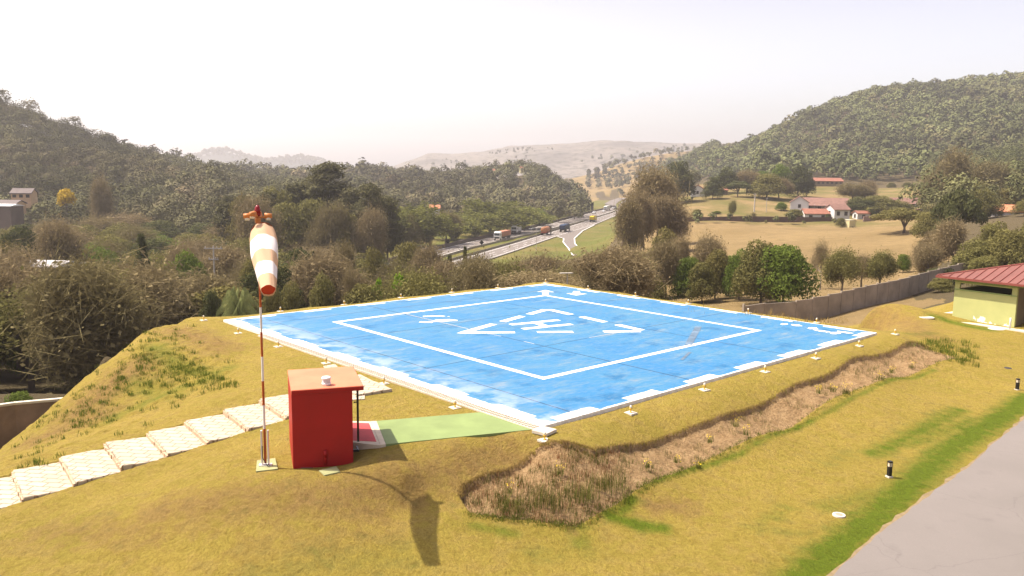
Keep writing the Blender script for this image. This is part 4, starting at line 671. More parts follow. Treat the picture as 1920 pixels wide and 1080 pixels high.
# ------------------------------------------------------------------ vehicles
tyre = mat('tyre_rubber', (.02, .02, .02), .9, .2, 5); gls = mat('dark_glass', (.02, .025, .03), .15, .2, 5, spec=.6); hubm = mat('wheel_steel', (.4, .4, .4), .4, .2, 6, metal=.6)
def wheels(e, xs, half, r):
    for x in xs:
        for s_ in (-1, 1):
            wo = MB().tube([(x, s_ * half - .13 * s_, r), (x, s_ * half + .13 * s_, r)], r, 14).build('wheel', tyre, e); MB().tube([(x, s_ * half + .12 * s_, r), (x, s_ * half + .15 * s_, r)], r * .5, 10).build('rim', hubm, wo)
def truck(p, rz, label, cabc, boxc, L=14, kind='tipper', bed=None, name='truck'):
    e = thing(name, p, rz, label, 'truck'); cm = mat('cab_' + name + str(cabc), cabc, .4, .1, 1, spec=.5); bx = mat('load_' + name + str(boxc), boxc, .6, .25, .8)
    cl = 2.2; cx = L / 2 - cl / 2
    MB().ext([(cx - cl / 2, .75), (cx + cl / 2, .75), (cx + cl / 2, 1.9), (cx + cl / 2 - .18, 3.0), (cx + cl / 2 - .5, 3.3), (cx - cl / 2, 3.4)], 'y', -1.22, 1.22).build('cab', cm, e, bevel=.06)
    MB().add([(cx + cl / 2 + .01, -1.08, 1.95), (cx + cl / 2 + .01, 1.08, 1.95), (cx + cl / 2 - .15, 1.08, 2.85), (cx + cl / 2 - .15, -1.08, 2.85)], [(0, 1, 2, 3)]).build('windscreen', gls, e)
    for s_ in (-1, 1): MB().box((cx + .2, s_ * 1.225, 2.3), (1.1, .02, .8)).build('side_window', gls, e)
    MB().box((cx + cl / 2 + .02, 0, 1.15), (.04, 2.0, .6)).build('grille', blk, e)
    for s_ in (-1, 1): MB().box((cx + cl / 2 + .03, s_ * .95, .95), (.05, .32, .18)).build('headlight', dome, e)
    MB().box((-.6, 0, .85), (L - 2.0, .9, .25)).build('chassis', blk, e)
    b0, b1 = -L / 2, cx - cl / 2 - .5
    if kind == 'tipper': MB().ext([(b0, 1.35), (b1, 1.35), (b1 + .1, 2.9), (b0 - .1, 2.9)], 'y', -1.28, 1.28).build('trailer_body', bx, e, bevel=.05); MB().ext([(b0 - .05, 2.9), (b1 + .05, 2.9), (b1 - .3, 3.25), (b0 + .3, 3.25)], 'y', -1.15, 1.15).build('tarpaulin', mat('tarp' + str(boxc), tuple(min(1, x * 1.15) for x in boxc), .8, .3, 2), e); MB().box(((b0 + b1) / 2, 0, 1.2), (b1 - b0, 2.45, .14)).build('side_rail', blk, e)
    elif kind == 'tank':
        MB().tube([(b0, 0, 2.25), (b0 + .25, 0, 2.25), (b1 - .25, 0, 2.25), (b1, 0, 2.25)], [.95, 1.25, 1.25, .95], 18).build('tank', bx, e, True); MB().box(((b0 + b1) / 2, 0, 1.1), (b1 - b0, 2.2, .25)).build('side_rail', mat('red_rail', (.3, .04, .02), .6, .2, 2), e)
    else: MB().box(((b0 + b1) / 2, 0, 2.45), (b1 - b0, 2.5, 2.7)).build('cargo_box', bx, e, bevel=.05)
    wheels(e, [cx - .1] + [b0 + 1.0, b0 + 2.2] + ([b0 + 3.4] if L > 11 else [b0 + 3.3]), 1.1, .52); return e
def car(p, rz, label, colr, L=4.3, van=False, name='car'):
    e = thing(name, p, rz, label, 'van' if van else 'car'); cm = mat('carpaint' + str(colr), colr, .3, .08, 1, spec=.6); h = 1.45 if not van else 2.3; l = L / 2
    prof = [(-l, .35), (l, .35), (l, .75), (l - .15, .9), (l - 1.1, .98), (l - 1.7, h - .08), (-l + .9, h), (-l + .15, .98)] if not van else [(-l, .35), (l, .35), (l, 1.0), (l - .8, 1.25), (l - 1.4, h - .1), (l - 1.8, h), (-l, h)]
    MB().ext(prof, 'y', -.86, .86).build('body', cm, e, bevel=.06)
    if not van:
        MB().ext([(l - 1.2, 1.0), (l - 1.68, h - .14), (-l + 1.0, h - .1), (-l + .5, 1.0)], 'y', -.868, .868).build('side_windows', gls, e)
        MB().add([(l - 1.09, -.72, 1.0), (l - 1.09, .72, 1.0), (l - 1.66, .68, h - .1), (l - 1.66, -.68, h - .1)], [(0, 1, 2, 3)]).build('windscreen', gls, e)
    else: MB().add([(l - .79, -.75, 1.28), (l - .79, .75, 1.28), (l - 1.38, .72, h - .12), (l - 1.38, -.72, h - .12)], [(0, 1, 2, 3)]).build('windscreen', gls, e)
    for s_ in (-1, 1): MB().box((l + .005, s_ * .62, .68), (.03, .28, .13)).build('headlight', dome, e)
    wheels(e, [l - .8, -l + .8], .76, .32); return e
hwd = np.array(atz(1071, 424, HZ)) - np.array(atz(966, 452, HZ)); HA = math.atan2(hwd[1], hwd[0])
def hwp(px, py): p = atz(px, py, HZ); return (p[0], p[1], HZ + .03)
truck(hwp(942, 449), HA + math.pi, 'white cab truck with long orange tipper trailer driving left down highway', (.72, .70, .67), (.38, .16, .10), 14.5)
truck(hwp(968, 438), HA + math.pi, 'bare white truck driving behind the orange trailer on the highway', (.78, .77, .75), (.7, .69, .67), 7.5, 'box')
truck(hwp(1024, 440), HA, 'orange tanker lorry with dark cab heading away up highway', (.10, .08, .06), (.38, .16, .07), 10, 'tank')
truck(hwp(1059, 434), HA, 'dark blue dump truck heading away up highway beside the ramp', (.02, .04, .09), (.025, .045, .09), 11.5)
truck(hwp(1112, 416), HA, 'yellow truck seen from behind, farthest lorry on the near carriageway', (.45, .33, .03), (.60, .42, .02), 9)
truck(hwp(1138, 395), HA + math.pi, 'white box truck far up the highway among white cars', (.7, .69, .66), (.6, .58, .54), 16, 'box')
car(hwp(997, 431.5), HA + math.pi, 'silver car on the far carriageway behind the bare white truck', (.45, .43, .42))
car(hwp(1114, 400.5), HA + math.pi, 'white car alone under the dark roadside board on highway', (.75, .74, .72))
car(hwp(1131.5, 398), HA + math.pi, 'white car right in front of the white box truck', (.75, .74, .72)); car(hwp(1150, 392), HA + math.pi, 'white car trailing behind the white box truck by the trees', (.75, .74, .72), 4.8)
# ------------------------------------------------------------------ highway signs and poles
def signp(px, py, hgt, sz, label, name='road_sign', cat='sign'):
    p = atz(px, py, HZ); e = thing(name, p, -math.atan2(p[0], p[1]), label, cat); MB().tube([(0, 0, 0), (0, 0, hgt)], .06, 6).build('post', dkconc, e); MB().box((0, -.08, hgt + sz * .45), (sz, .05, sz), 0).build('sign_plate', blk, e)
    c2 = e.children[-1]
    for v in c2.data.vertices: x, z = v.co.x, v.co.z - (hgt + sz * .45); v.co.x = (x - z) * .707; v.co.z = hgt + sz * .45 + (x + z) * .707
signp(840, 461, 1.0, 1.15, 'dark diamond road sign standing in grass left of the highway'); signp(903, 463, 1.0, 1.15, 'dark diamond road sign in the highway median below the orange truck'); signp(1004, 425, 1.2, 1.0, 'small dark diamond sign beside the barrier behind silver car')
p = atz(1107, 399, HZ); e = thing('roadside_board', p, 0, 'tall dark pair of boards beside the far carriageway', 'sign')
for s_ in (-1.15, 1.15): MB().box((s_, 0, 4.4), (1.8, .12, 5.4)).build('board', blk, e); MB().tube([(s_, .1, -.5), (s_, .1, 2)], .1, 6).build('post', blk, e)
greyc = mat('pole_concrete', (.42, .38, .33), .8, .2, 1)
def pole(p, h, label, arms=((.0, 1.8),), r=.13, rz=0, name='utility_pole'):
    e = thing(name, p, rz, label, 'pole'); MB().tube([(0, 0, -1), (0, 0, h)], [r * 1.3, r * .8], 8).build('shaft', greyc, e)
    for dz, wd in arms:
        MB().box((0, -.1, h - .3 - dz), (wd, .1, .12)).build('crossarm', greyc, e)
        for k in (-.42, 0.2, .42): MB().lathe([(.05, 0), (.07, .1), (.03, .2)], (k * wd, -.1, h - .24 - dz), 6).build('insulator', greyc, e)
def at_px(px, top_py, d): p = aty(px, top_py, d); g = H1(p[0], p[1]); return (p[0], p[1], g), p[2] - g
p, h = at_px(400, 461, 95); pole(p, h, 'grey utility pole with two crossarms rising from the left wood', ((0, 2.2), (1.3, 1.2)), .11)
p, h = at_px(1416, 363, 300); pole(p, h, 'tall pale concrete pole on the grassy slope below the houses', ((0, 1.6),), .22); p, h = at_px(1438, 371, 300); pole(p, h, 'thin pole right of the tall concrete pole on the slope', ((0, .8),), .1)
for px, ty, d, lb in ((1006, 428, 262, 'thin lamp post between the two highway carriageways'), (1116, 416, 420, 'short lamp post on the grass by the ramp')): p, h = at_px(px, ty, d); pole(p, max(h, 4), lb, ((0, .6),), .07, name='lamp_post')
p = pad(15.2, 10.6); p = (aty(1064, 512, 62)); g = H1(p[0], p[1]); e = thing('panel_post', (p[0], p[1], g), .25, 'thin post with a flat tilted panel beyond the rear helipad corner', 'post')
MB().tube([(0, 0, -.4), (0, 0, p[2] - g - .05)], .05, 8).build('post', greyc, e); MB().box((-.1, 0, p[2] - g), (1.0, .5, .05), 0).build('panel', mat('grey_panel', (.30, .27, .22), .6, .2, 2), e)
# ------------------------------------------------------------------ houses
tile = mat('roof_tile', (.30, .125, .08), .85, .35, 1.0); tile2 = mat('old_roof_tile', (.23, .125, .095), .85, .35, 1.0); wwall = mat('white_wall', (.60, .58, .54), .8, .1, .5); cream = mat('cream_wall', (.62, .55, .30), .8, .15, .5); dwin = mat('dark_window', (.04, .035, .03), .4, .2, 2)
def house(px, py, d, W, Dp, hw_, hr, rz, label, wallm=None, roofm=None, wins=4, ver=False, name='house', over=.5, gx=0):
    p = aty(px, py, d); g = H1(p[0], p[1]); z = p[2]; e = thing(name, (p[0], p[1], z), rz, label, 'house'); wm_ = wallm or wwall; rm_ = roofm or tile
    MB().ext([(-Dp / 2, -2.5), (Dp / 2, -2.5), (Dp / 2, hw_), (0, hw_ + hr * .96), (-Dp / 2, hw_)], 'x', -W / 2, W / 2).build('wall', wm_, e)
    rf_ = MB(); sl = hr / (Dp / 2)
    for s_ in (-1, 1): rf_.ext([(0, hw_ + hr), (s_ * (Dp / 2 + over), hw_ - sl * over), (s_ * (Dp / 2 + over), hw_ - sl * over + .22), (0, hw_ + hr + .22)], 'x', -W / 2 - over * .6, W / 2 + over * .6)
    rf_.build('roof', rm_, e)
    for k in range(wins):
        x = -W / 2 + W * (k + .5) / wins; wo = MB().box((x, -Dp / 2 - .03, hw_ * .55), (min(1.2, W / wins * .55), .08, hw_ * .45)).build('window', dwin, e)
    MB().box((-W / 2 - .03, 0, hw_ * .6), (.08, 1.0, 1.3)).build('gable_window', dwin, e)
    if ver:
        yv = -Dp / 2 - 2.2; MB().add([(-W / 2, -Dp / 2, hw_ - .1), (W / 2, -Dp / 2, hw_ - .1), (W / 2, yv - .3, hw_ - .7), (-W / 2, yv - .3, hw_ - .7), (-W / 2, -Dp / 2, hw_ + .1), (W / 2, -Dp / 2, hw_ + .1), (W / 2, yv - .3, hw_ - .5), (-W / 2, yv - .3, hw_ - .5)], [(0, 1, 2, 3), (4, 7, 6, 5), (2, 6, 7, 3), (1, 5, 6, 2), (0, 3, 7, 4), (0, 4, 5, 1)]).build('verandah_roof', rm_, e)
        for k in range(max(3, int(W / 3))): x = -W / 2 + .3 + (W - .6) * k / (max(3, int(W / 3)) - 1); MB().box((x, yv, hw_ / 2 - .5), (.22, .22, hw_ - .4 + 1)).build('verandah_post', wm_, e)
        MB().box((0, -Dp / 2 - 1.2, -.55), (W, 2.6, 1.1)).build('verandah_floor', MATS['tan_inner_wall'], e)
    return e
house(1546, 398, 312, 16, 7.5, 3.2, 2.2, -.35, 'long white house with red roof and verandah at the pasture edge', ver=True, roofm=tile2)
house(1498, 396, 306, 6, 6.5, 3.4, 2.2, 1.25, 'white gabled end house with dark door left of the verandah house', wins=1, roofm=tile2)
house(1527, 412, 290, 8.5, 6, 2.3, 1.5, -.1, 'low white house with red roof just left of the dark cypress', wins=2)
house(1569, 409, 288, 6, 6, 3.2, 1.6, .2, 'white house with weathered roof behind the yellow tower', wins=2, roofm=tile2)
house(1308, 369, 352, 4.2, 6, 3.2, 1.8, 1.3, 'tiny white gabled house far left under the big trees', wins=1); house(1322, 368, 358, 9, 6, 2.4, 1.3, -.1, 'low red roofed annex partly hidden by the round tree', wallm=MATS['tan_inner_wall'], wins=4); house(1353, 367, 362, 4, 5, 2.6, 1.3, 0, 'small red roofed shed peeping out right of the round tree', wallm=MATS['tan_inner_wall'], wins=1)
house(1546, 347, 450, 17, 9, 2.2, 1.6, -.03, 'long open red roofed barn on the hillside above the houses', wallm=MATS['tan_inner_wall'], wins=7)
house(1682, 391, 320, 17, 7, 2.6, 1.5, .08, 'long white row house with old roof behind trees', roofm=tile2, wins=6, ver=True); house(1722, 387, 330, 4, 5, 2.8, 1.5, 1.2, 'small white gable at the right end of the row house', wins=1, roofm=tile2)
house(1614, 413, 292, 5, 3, 2.6, .7, .2, 'white arched gatehouse with red roof beside the wall', wins=1)
house(1889, 409, 215, 7.5, 6, 1.9, 1.5, -.5, 'small orange roofed house among trees at the right edge', wins=2, wallm=mat('grey_wall', (.45, .43, .42), .8, .2, 1), roofm=mat('orange_tile', (.50, .20, .10), .8, .3, 1))
p = aty(1590, 428, 262); e = thing('water_tower', p, .55, 'square pale yellow tower block with a dark crack in the pasture', 'tower'); MB().box((0, 0, .6), (3.2, 3.2, 4.0)).build('wall', cream, e, bevel=.05); MB().box((0, 0, 2.7), (3.4, 3.4, .18)).build('roof', mat('cream_cap', (.55, .5, .34), .8, .2, 1), e); MB().box((-.6, -1.61, .1), (.6, .04, .5)).box((.1, -1.61, .5), (.9, .04, .22)).build('stain', dkconc, e)
WL = [np.array([*aty(px, y, d)[:2], 0]) for px, y, d in ((1272, 417, 276), (1400, 417, 278), (1500, 417, 280), (1560, 417, 282))]
for q in WL: q[2] = H1(q[0], q[1])
wallstrip(WL, 1.7, .3, 'field_wall', mat('dark_brick', (.13, .08, .06), .9, .4, .6), 'long dark brick wall between the pasture and the hillside', 'wall')
WL = [np.array([(px - 960) / f_ * d, d, 0]) for px, d in ((1615, 284), (1680, 288), (1725, 292))]
for q in WL: q[2] = H1(q[0], q[1])
wallstrip(WL, 1.6, .3, 'yard_wall', mat('pink_wall', (.33, .22, .18), .9, .4, .6), 'reddish yard wall right of the gatehouse under trees', 'wall')
def flatroof(px, py, d, W, Dp, h, rz, label, rm_, wm_, name='shed', hr=.6): p = aty(px, py, d); e = thing(name, p, rz, label, 'building'); MB().box((0, 0, -h / 2 - 2), (W, Dp, h + 4)).build('wall', wm_, e); MB().ext([(-Dp / 2 - .3, 0), (Dp / 2 + .3, 0), (Dp / 2 + .3, .12), (0, hr), (-Dp / 2 - .3, .12)], 'x', -W / 2 - .2, W / 2 + .2).build('roof', rm_, e)
mr = mat('pale_metal_roof', (.48, .45, .42), .5, .3, .5)
flatroof(98, 497, 96, 4.6, 5, 3, -.1, 'pale metal roofed shed sunk in the left wood', mr, dkconc); flatroof(2, 386, 230, 9, 6, 3, 0, 'white roofed shed at the left edge below the tan house', mat('white_roof', (.75, .74, .7), .5, .1, 1), dkconc)
house(46, 374, 245, 5.5, 5, 2.0, 1.2, .2, 'tan house with grey roof at the foot of the left hill', wallm=mat('tan_house_wall', (.55, .38, .22), .8, .2, 1), roofm=mat('grey_tiles', (.16, .13, .12), .9, .3, 1), wins=3); house(10, 385, 235, 9, 5, .6, .8, .03, 'dark grey roofed long house at the far left', wallm=MATS['tan_house_wall'], roofm=MATS['grey_tiles'], wins=3)
house(815, 394, 330, 4, 4, .9, 1.1, .1, 'orange roofed hut peeping from the bamboo left of the highway', roofm=MATS['orange_tile'], wins=1)
house(924, 325, 640, 3, 3, 2.2, 1.2, .3, 'pale yellow house high in the wooded hill', wallm=cream, wins=2); house(978, 319, 645, 2.6, 3, 1.8, 1, .3, 'second tiny yellow house near the hill top', wallm=cream, wins=1)
# ------------------------------------------------------------------ foliage
olive = leafmat('olive_leaves', (.145, .135, .045), (.225, .205, .07), .3, .3, (.12, .10, .035))
dryl = leafmat('dry_leaves', (0.2187, 0.1658, 0.0892), (0.3237, 0.2537, 0.1365), .25, .25, (.13, .11, .05))
greenl = leafmat('green_leaves', (.10, .14, .026), (.17, .215, .045), .35, .25, (.09, .12, .02))
limel = leafmat('lime_leaves', (.14, .24, .012), (.22, .33, .03), .4, .1); bamb = leafmat('bamboo_leaves', (.115, .125, .032), (.215, .21, .06), .35, .2)
darkl = leafmat('dark_leaves', (.062, .07, .028), (.105, .105, .042), .25, .25); yell = leafmat('yellow_blossom', (.45, .31, .03), (.6, .42, .05), .3, 0)
eucl = leafmat('eucalyptus_leaves', (.085, .082, .038), (.15, .138, .068), .3, .2); bark = mat('bark', (.16, .12, .085), .95, .4, 1.5); pbark = mat('pale_bark', (.34, .28, .22), .9, .4, 1.0)
palml = leafmat('palm_fronds', (0.1575, 0.1816, 0.0656), (0.2625, 0.28, 0.105), .25, .1)
def quads(P, Nn, sz, asp=1., up=None):
    n = len(P); Nn = Nn / (np.linalg.norm(Nn, axis=1, keepdims=True) + 1e-9); A = rng.normal(size=(n, 3)) if up is None else up
    T = np.cross(Nn, A); T /= np.linalg.norm(T, axis=1, keepdims=True) + 1e-9; B = np.cross(Nn, T)
    s = sz[:, None] if np.ndim(sz) else sz; T = T * s / asp; B = B * s * asp
    V = np.stack([P - T, P - B * .9, P + T, P + B * .9], 1).reshape(-1, 3); return V, np.arange(4 * n).reshape(n, 4)
def sph(n): v = rng.normal(size=(n, 3)); return v / np.linalg.norm(v, axis=1, keepdims=True)
def crown(lobes, n, leaf, jit=.25, asp=.8, hollow=.7, sprout=.0):
    L = np.array(lobes, float); wgt = L[:, 3] ** 2; k = rng.choice(len(L), n, p=wgt / wgt.sum()); d = sph(n); d[:, 2] = np.where(rng.random(n) < .35, np.abs(d[:, 2]), d[:, 2])
    r = L[k, 3] * (hollow + (1.08 - hollow) * rng.random(n) ** .6); r *= 1 + .18 * np.sin(d[:, 0] * 7 + k) * np.sin(d[:, 1] * 6 + 2 * k) + sprout * (rng.random(n) ** 6)
    P = L[k, :3] + d * r[:, None] * np.array([1, 1, 1]) * np.stack([np.ones(n), np.ones(n), L[k, 4]], 1); N_ = d + rng.normal(size=(n, 3)) * .5
    V, F = quads(P, N_, leaf * (.6 + .8 * rng.random(n)), asp); lob = rng.random(len(L)); tone = np.clip(.55 * lob[k] + .45 * rng.random(n), 0, 1); return V, F, np.repeat(tone, 4)
def lobes(n, R, H, z0, rl, flat=.8):
    o = []
    for i in range(n):
        a = i * 2.4 + rng.random() * .6; q = math.sqrt((i + .5) / n); rr = (R - rl) * q; z = z0 + (H - z0 - rl * flat) * (1 - q ** 2.2 * .75) * (.75 + .25 * rng.random()) - 0
        o.append((rr * math.cos(a), rr * math.sin(a), z, rl * (.75 + .5 * rng.random()), flat))
    for i in range(n // 2): a = rng.random() * 6.3; rr = (R - rl) * rng.random() ** .5 * .8; o.append((rr * math.cos(a), rr * math.sin(a), z0 + (H - z0) * (.2 + .35 * rng.random()), rl * .85, flat))
    return o
def limbs(mb, lb, H, r0, n=7, lean=.0):
    z1 = H * .24; mb.tube([(0, 0, -1.5), (.05, 0, 0), (lean * .5, .04, z1 * .6), (lean, .0, z1)], [r0 * 1.3, r0 * 1.1, r0 * .85, r0 * .7], 8)
    for i in range(min(n, len(lb))): x, y, z = lb[i][:3]; mb.tube([(lean, 0, z1 * .8), (lean + x * .35, y * .35, z1 + (z - z1) * .45 + .2), (x * .8, y * .8, z)], [r0 * .55, r0 * .33, r0 * .12], 5)
PROTO = {}
def proto(kind, V, F, tone, lm, trunk, tm, H, R):
    me = npmesh('crown', V, F, lm, tone, link=False); tr = trunk.build('trunk', tm); tme = tr.data; bpy.data.objects.remove(tr); PROTO.setdefault(kind, []).append((me, tme, H, R))
def mk_round(kind, lm, H, R, n, leaf, z0, rl, nl, tm=None, flat=.8, hollow=.7, asp=.8, r0=.18, sprout=0, reps=3):
    for _ in range(reps): lb = lobes(nl, R, H, z0, rl, flat); V, F, t = crown(lb, n, leaf, hollow=hollow, asp=asp, sprout=sprout); tb = MB(); limbs(tb, lb, H, r0); proto(kind, V, F, t, lm, tb, tm or bark, H, R)
mk_round('olive', olive, 8, 3.8, 14000, .10, .8, 1.2, 24); mk_round('green', greenl, 8, 3.8, 14000, .10, .6, 1.2, 24); mk_round('dark', darkl, 9, 4, 14000, .11, .9, 1.3, 24)
mk_round('eucalyptus', eucl, 20, 4.5, 13000, .19, 2.5, 1.35, 34, pbark, .7, .4, r0=.28, sprout=.3); mk_round('flat', darkl, 8, 7, 9000, .18, 3.6, 1.5, 24, flat=.55, r0=.3, reps=2); mk_round('flatolive', olive, 8, 7, 9000, .18, 3.6, 1.5, 24, flat=.55, r0=.3, reps=2)
mk_round('lime', limel, 4, 2.4, 4500, .15, .4, .8, 14, reps=2); mk_round('ipe', yell, 7, 3.5, 2500, .25, 3, 1.3, 12, reps=1)
def twiggy(kind, lm, H, R, ntw, spr, leafn, leaf, tm, r0=.16, reps=3):
    for _ in range(reps):
        tb = MB(); ends = []
        def br(p, d, l, r, dep):
            q = p + d * l; mid = p + d * l * .5 + Vector(rng.normal(size=3)) * l * .05; tb.tube([p, mid, q], [r, r * .8, r * .62], 5 if dep < 2 else 3, False) if dep < 4 or kind == 'bare' else None
            if dep == 4: ends.append((q, d)); return
            for k in range(3 if dep < 3 else 2):
                nd = (d + Vector(rng.normal(size=3)) * spr); nd.z = nd.z * .8 + .16; nd.normalize(); br(q, nd, l * (.62 + .2 * rng.random()), r * .6, dep + 1)
        tb.tube([(0, 0, -1.5), (0, 0, .2)], [r0 * 1.2, r0], 7, False); br(Vector((0, 0, .2)), Vector((0, 0, 1)), H * .17, r0, 0)
        E_ = np.array([tuple(q) for q, d in ends]); D2 = np.array([tuple(d) for q, d in ends]); ex = np.abs(E_[:, :2]).max(); sc_ = 1
        k = rng.integers(0, len(E_), leafn); t_ = rng.random(leafn); P = E_[k] - D2[k] * (t_ * 1.2)[:, None] + rng.normal(size=(leafn, 3)) * .42; P += D2[k] * .3
        up = D2[k] + rng.normal(size=(leafn, 3)) * .5
        V1, F1 = quads(P[:ntw], rng.normal(size=(ntw, 3)), np.full(ntw, .11), .14, up[:ntw] * -1) if ntw else (np.zeros((0, 3)), np.zeros((0, 4), int))
        V2, F2 = quads(P[ntw:], rng.normal(size=(leafn - ntw, 3)), leaf * (.5 + rng.random(leafn - ntw)), .8)
        V = np.concatenate([V1, V2]); F = np.concatenate([F1, F2 + len(V1)]); proto(kind, V, F, rng.random(len(V)), lm, tb, tm, float(E_[:, 2].max()) + .3, float(np.percentile(np.hypot(E_[:, 0], E_[:, 1]), 97)) + .7)
twiggy('dry', dryl, 8, 3.5, 5000, .6, 15000, .065, bark); twiggy('thin', olive, 8, 3.5, 1500, .5, 16000, .065, bark, reps=2); twiggy('bare', dryl, 8, 3, 1500, .42, 1560, .05, pbark, .15, reps=2)
for _ in range(3):                                                               # bamboo: arching plumes
    P = []; tb = MB()
    for i in range(85):
        a = rng.random() * 6.28; ln = 4.5 + 4.5 * rng.random(); out = 1.0 + 3.4 * rng.random() ** .8; dr_ = .25 + .30 * rng.random(); sq = .15 + .3 * rng.random()
        for s_ in np.linspace(sq, 1.1, 16):
            p = np.array([math.cos(a) * out * s_ ** 1.6, math.sin(a) * out * s_ ** 1.6, ln * (s_ - dr_ * s_ ** 3)]); P.append(p + rng.normal(size=(8, 3)) * .27)
        if i < 12: tb.tube([(.3 * math.cos(a), .3 * math.sin(a), -1), (math.cos(a) * out * .25, math.sin(a) * out * .25, ln * .4), (math.cos(a) * out * .8, math.sin(a) * out * .8, ln * .6)], [.06, .05, .02], 5)
    P = np.concatenate(P); up_ = np.tile([[0, 0, 1.]], (len(P), 1)) + rng.normal(size=P.shape) * .35; V, F = quads(P, rng.normal(size=P.shape), .17 * (.6 + .7 * rng.random(len(P))), .6, up_); proto('bamboo', V, F, np.repeat(np.clip(P[:, 2] * 0 + rng.random(len(P)), 0, 1), 4), bamb, tb, mat('bamboo_culm', (.25, .24, .08), .7, .2, 2), 6.6, 3.9)
# conifer, cypress, palm
P = []; tb = MB().tube([(0, 0, -1), (0, 0, 10)], [.2, .03], 8)
for z in np.linspace(1.5, 10, 18):
    rr = 2.9 * (1 - z / 10.6) ** .8
    for k in range(9):
        a = rng.random() * 6.28; tb.tube([(0, 0, z), (rr * math.cos(a), rr * math.sin(a), z - .1 + .3 * rng.random())], [.04, .015], 4, False)
        s = rng.random(30)[:, None] ** .6; P.append(np.array([[0, 0, z]]) + s * np.array([[rr * math.cos(a), rr * math.sin(a), .35]]) + rng.normal(size=(30, 3)) * .16)
P = np.concatenate(P); V, F = quads(P, rng.normal(size=P.shape), .15 * np.ones(len(P)), .5); proto('conifer', V, F, np.repeat(rng.random(len(P)), 4), darkl, tb, bark, 10.2, 2.9)
z = rng.random(3000) * 5; a = rng.random(3000) * 6.28; rr = .75 * np.sin(np.clip(z / 5.2, 0, 1) * 2.6 + .35) ** .7 * (.8 + .3 * rng.random(3000)); P = np.stack([rr * np.cos(a), rr * np.sin(a), z + .2], 1); V, F = quads(P, P * [1, 1, .2] + rng.normal(size=P.shape) * .3, .13 * np.ones(3000), .7); proto('cypress', V, F, np.repeat(rng.random(3000), 4), darkl, MB().tube([(0, 0, -.5), (0, 0, 2)], .1, 6), bark, 5.2, .9)
tb = MB(); lv, lf, n0 = [], [], 0
for k in range(7): a = k * .9; tb.tube([(.5 * math.cos(a), .5 * math.sin(a), -.6), (.18 * math.cos(a), .18 * math.sin(a), .9), (.05 * math.cos(a), .05 * math.sin(a), 2.2)], [.07, .09, .1], 6)
tb.tube([(0, 0, -1), (0, 0, 2.4)], [.2, .16], 8)
for k in range(30):
    a = k * 2.4; el = .25 + 1.15 * (k / 30); ln = 2.7; prev = None
    for s in np.linspace(.05, 1, 26):
        c3 = np.array([math.cos(a) * ln * s * math.cos(el) * (1 - .1 * s), math.sin(a) * ln * s * math.cos(el), 2.3 + ln * s * math.sin(el) - 1.5 * s * s]); sd = np.array([-math.sin(a), math.cos(a), 0]); 
        for q in (-1, 1):
            w_ = .55 * math.sin(min(1, s + .15) * 2.6); tip = c3 + sd * q * w_ + np.array([math.cos(a) * .25, math.sin(a) * .25, -.42]); o3 = np.array([math.cos(a), math.sin(a), -.3]) * .017; lv += [c3 - o3, c3 + o3, tip + o3 * .3, tip - o3 * .3]; lf.append([n0, n0 + 1, n0 + 2, n0 + 3]); n0 += 4
proto('palm', np.array(lv), np.array(lf), rng.random(n0), palml, tb, bark, 4.3, 2.6)
KN = dict(olive=('broadleaf_tree', 'tree'), green=('green_tree', 'tree'), dark=('dark_tree', 'tree'), eucalyptus=('eucalyptus_tree', 'tree'), flat=('spreading_tree', 'tree'), flatolive=('spreading_tree', 'tree'), lime=('lime_bush', 'bush'), ipe=('blossoming_tree', 'tree'), dry=('dry_tree', 'tree'), thin=('thin_tree', 'tree'), bare=('bare_tree', 'tree'), bamboo=('bamboo_clump', 'bamboo'), conifer=('pine_tree', 'tree'), cypress=('cypress_tree', 'tree'), palm=('palm_tree', 'palm tree'))
def tree(kind, px, d, top=None, wpx=None, h=None, wd=None, label=None, group=None, sink=0):
    x, y = (px - 960) / f_ * d, d; g = H1(x, y) - sink; h0_ = h if h else 0; lst = PROTO[kind]; me, tme, Hh, Rr = lst[int(rng.integers(len(lst)))]
    if top is not None: h = aty(px, top, d)[2] - g
    if kind in ('olive', 'green', 'dark', 'thin'): g -= .13 * h; h *= 1.13
    h = max(h, 1.2); wd = wd or (wpx * d / f_ if wpx else h * 2 * Rr / Hh); e = thing(KN[kind][0], (x, y, g), rng.random() * 6.28, label, KN[kind][1], group, (wd / 2 / Rr, wd / 2 / Rr, h / Hh))
    for nm_, m2 in (('crown', me), ('trunk', tme)): o = bpy.data.objects.new(nm_, m2); COL.objects.link(o); o.parent = e
    return e
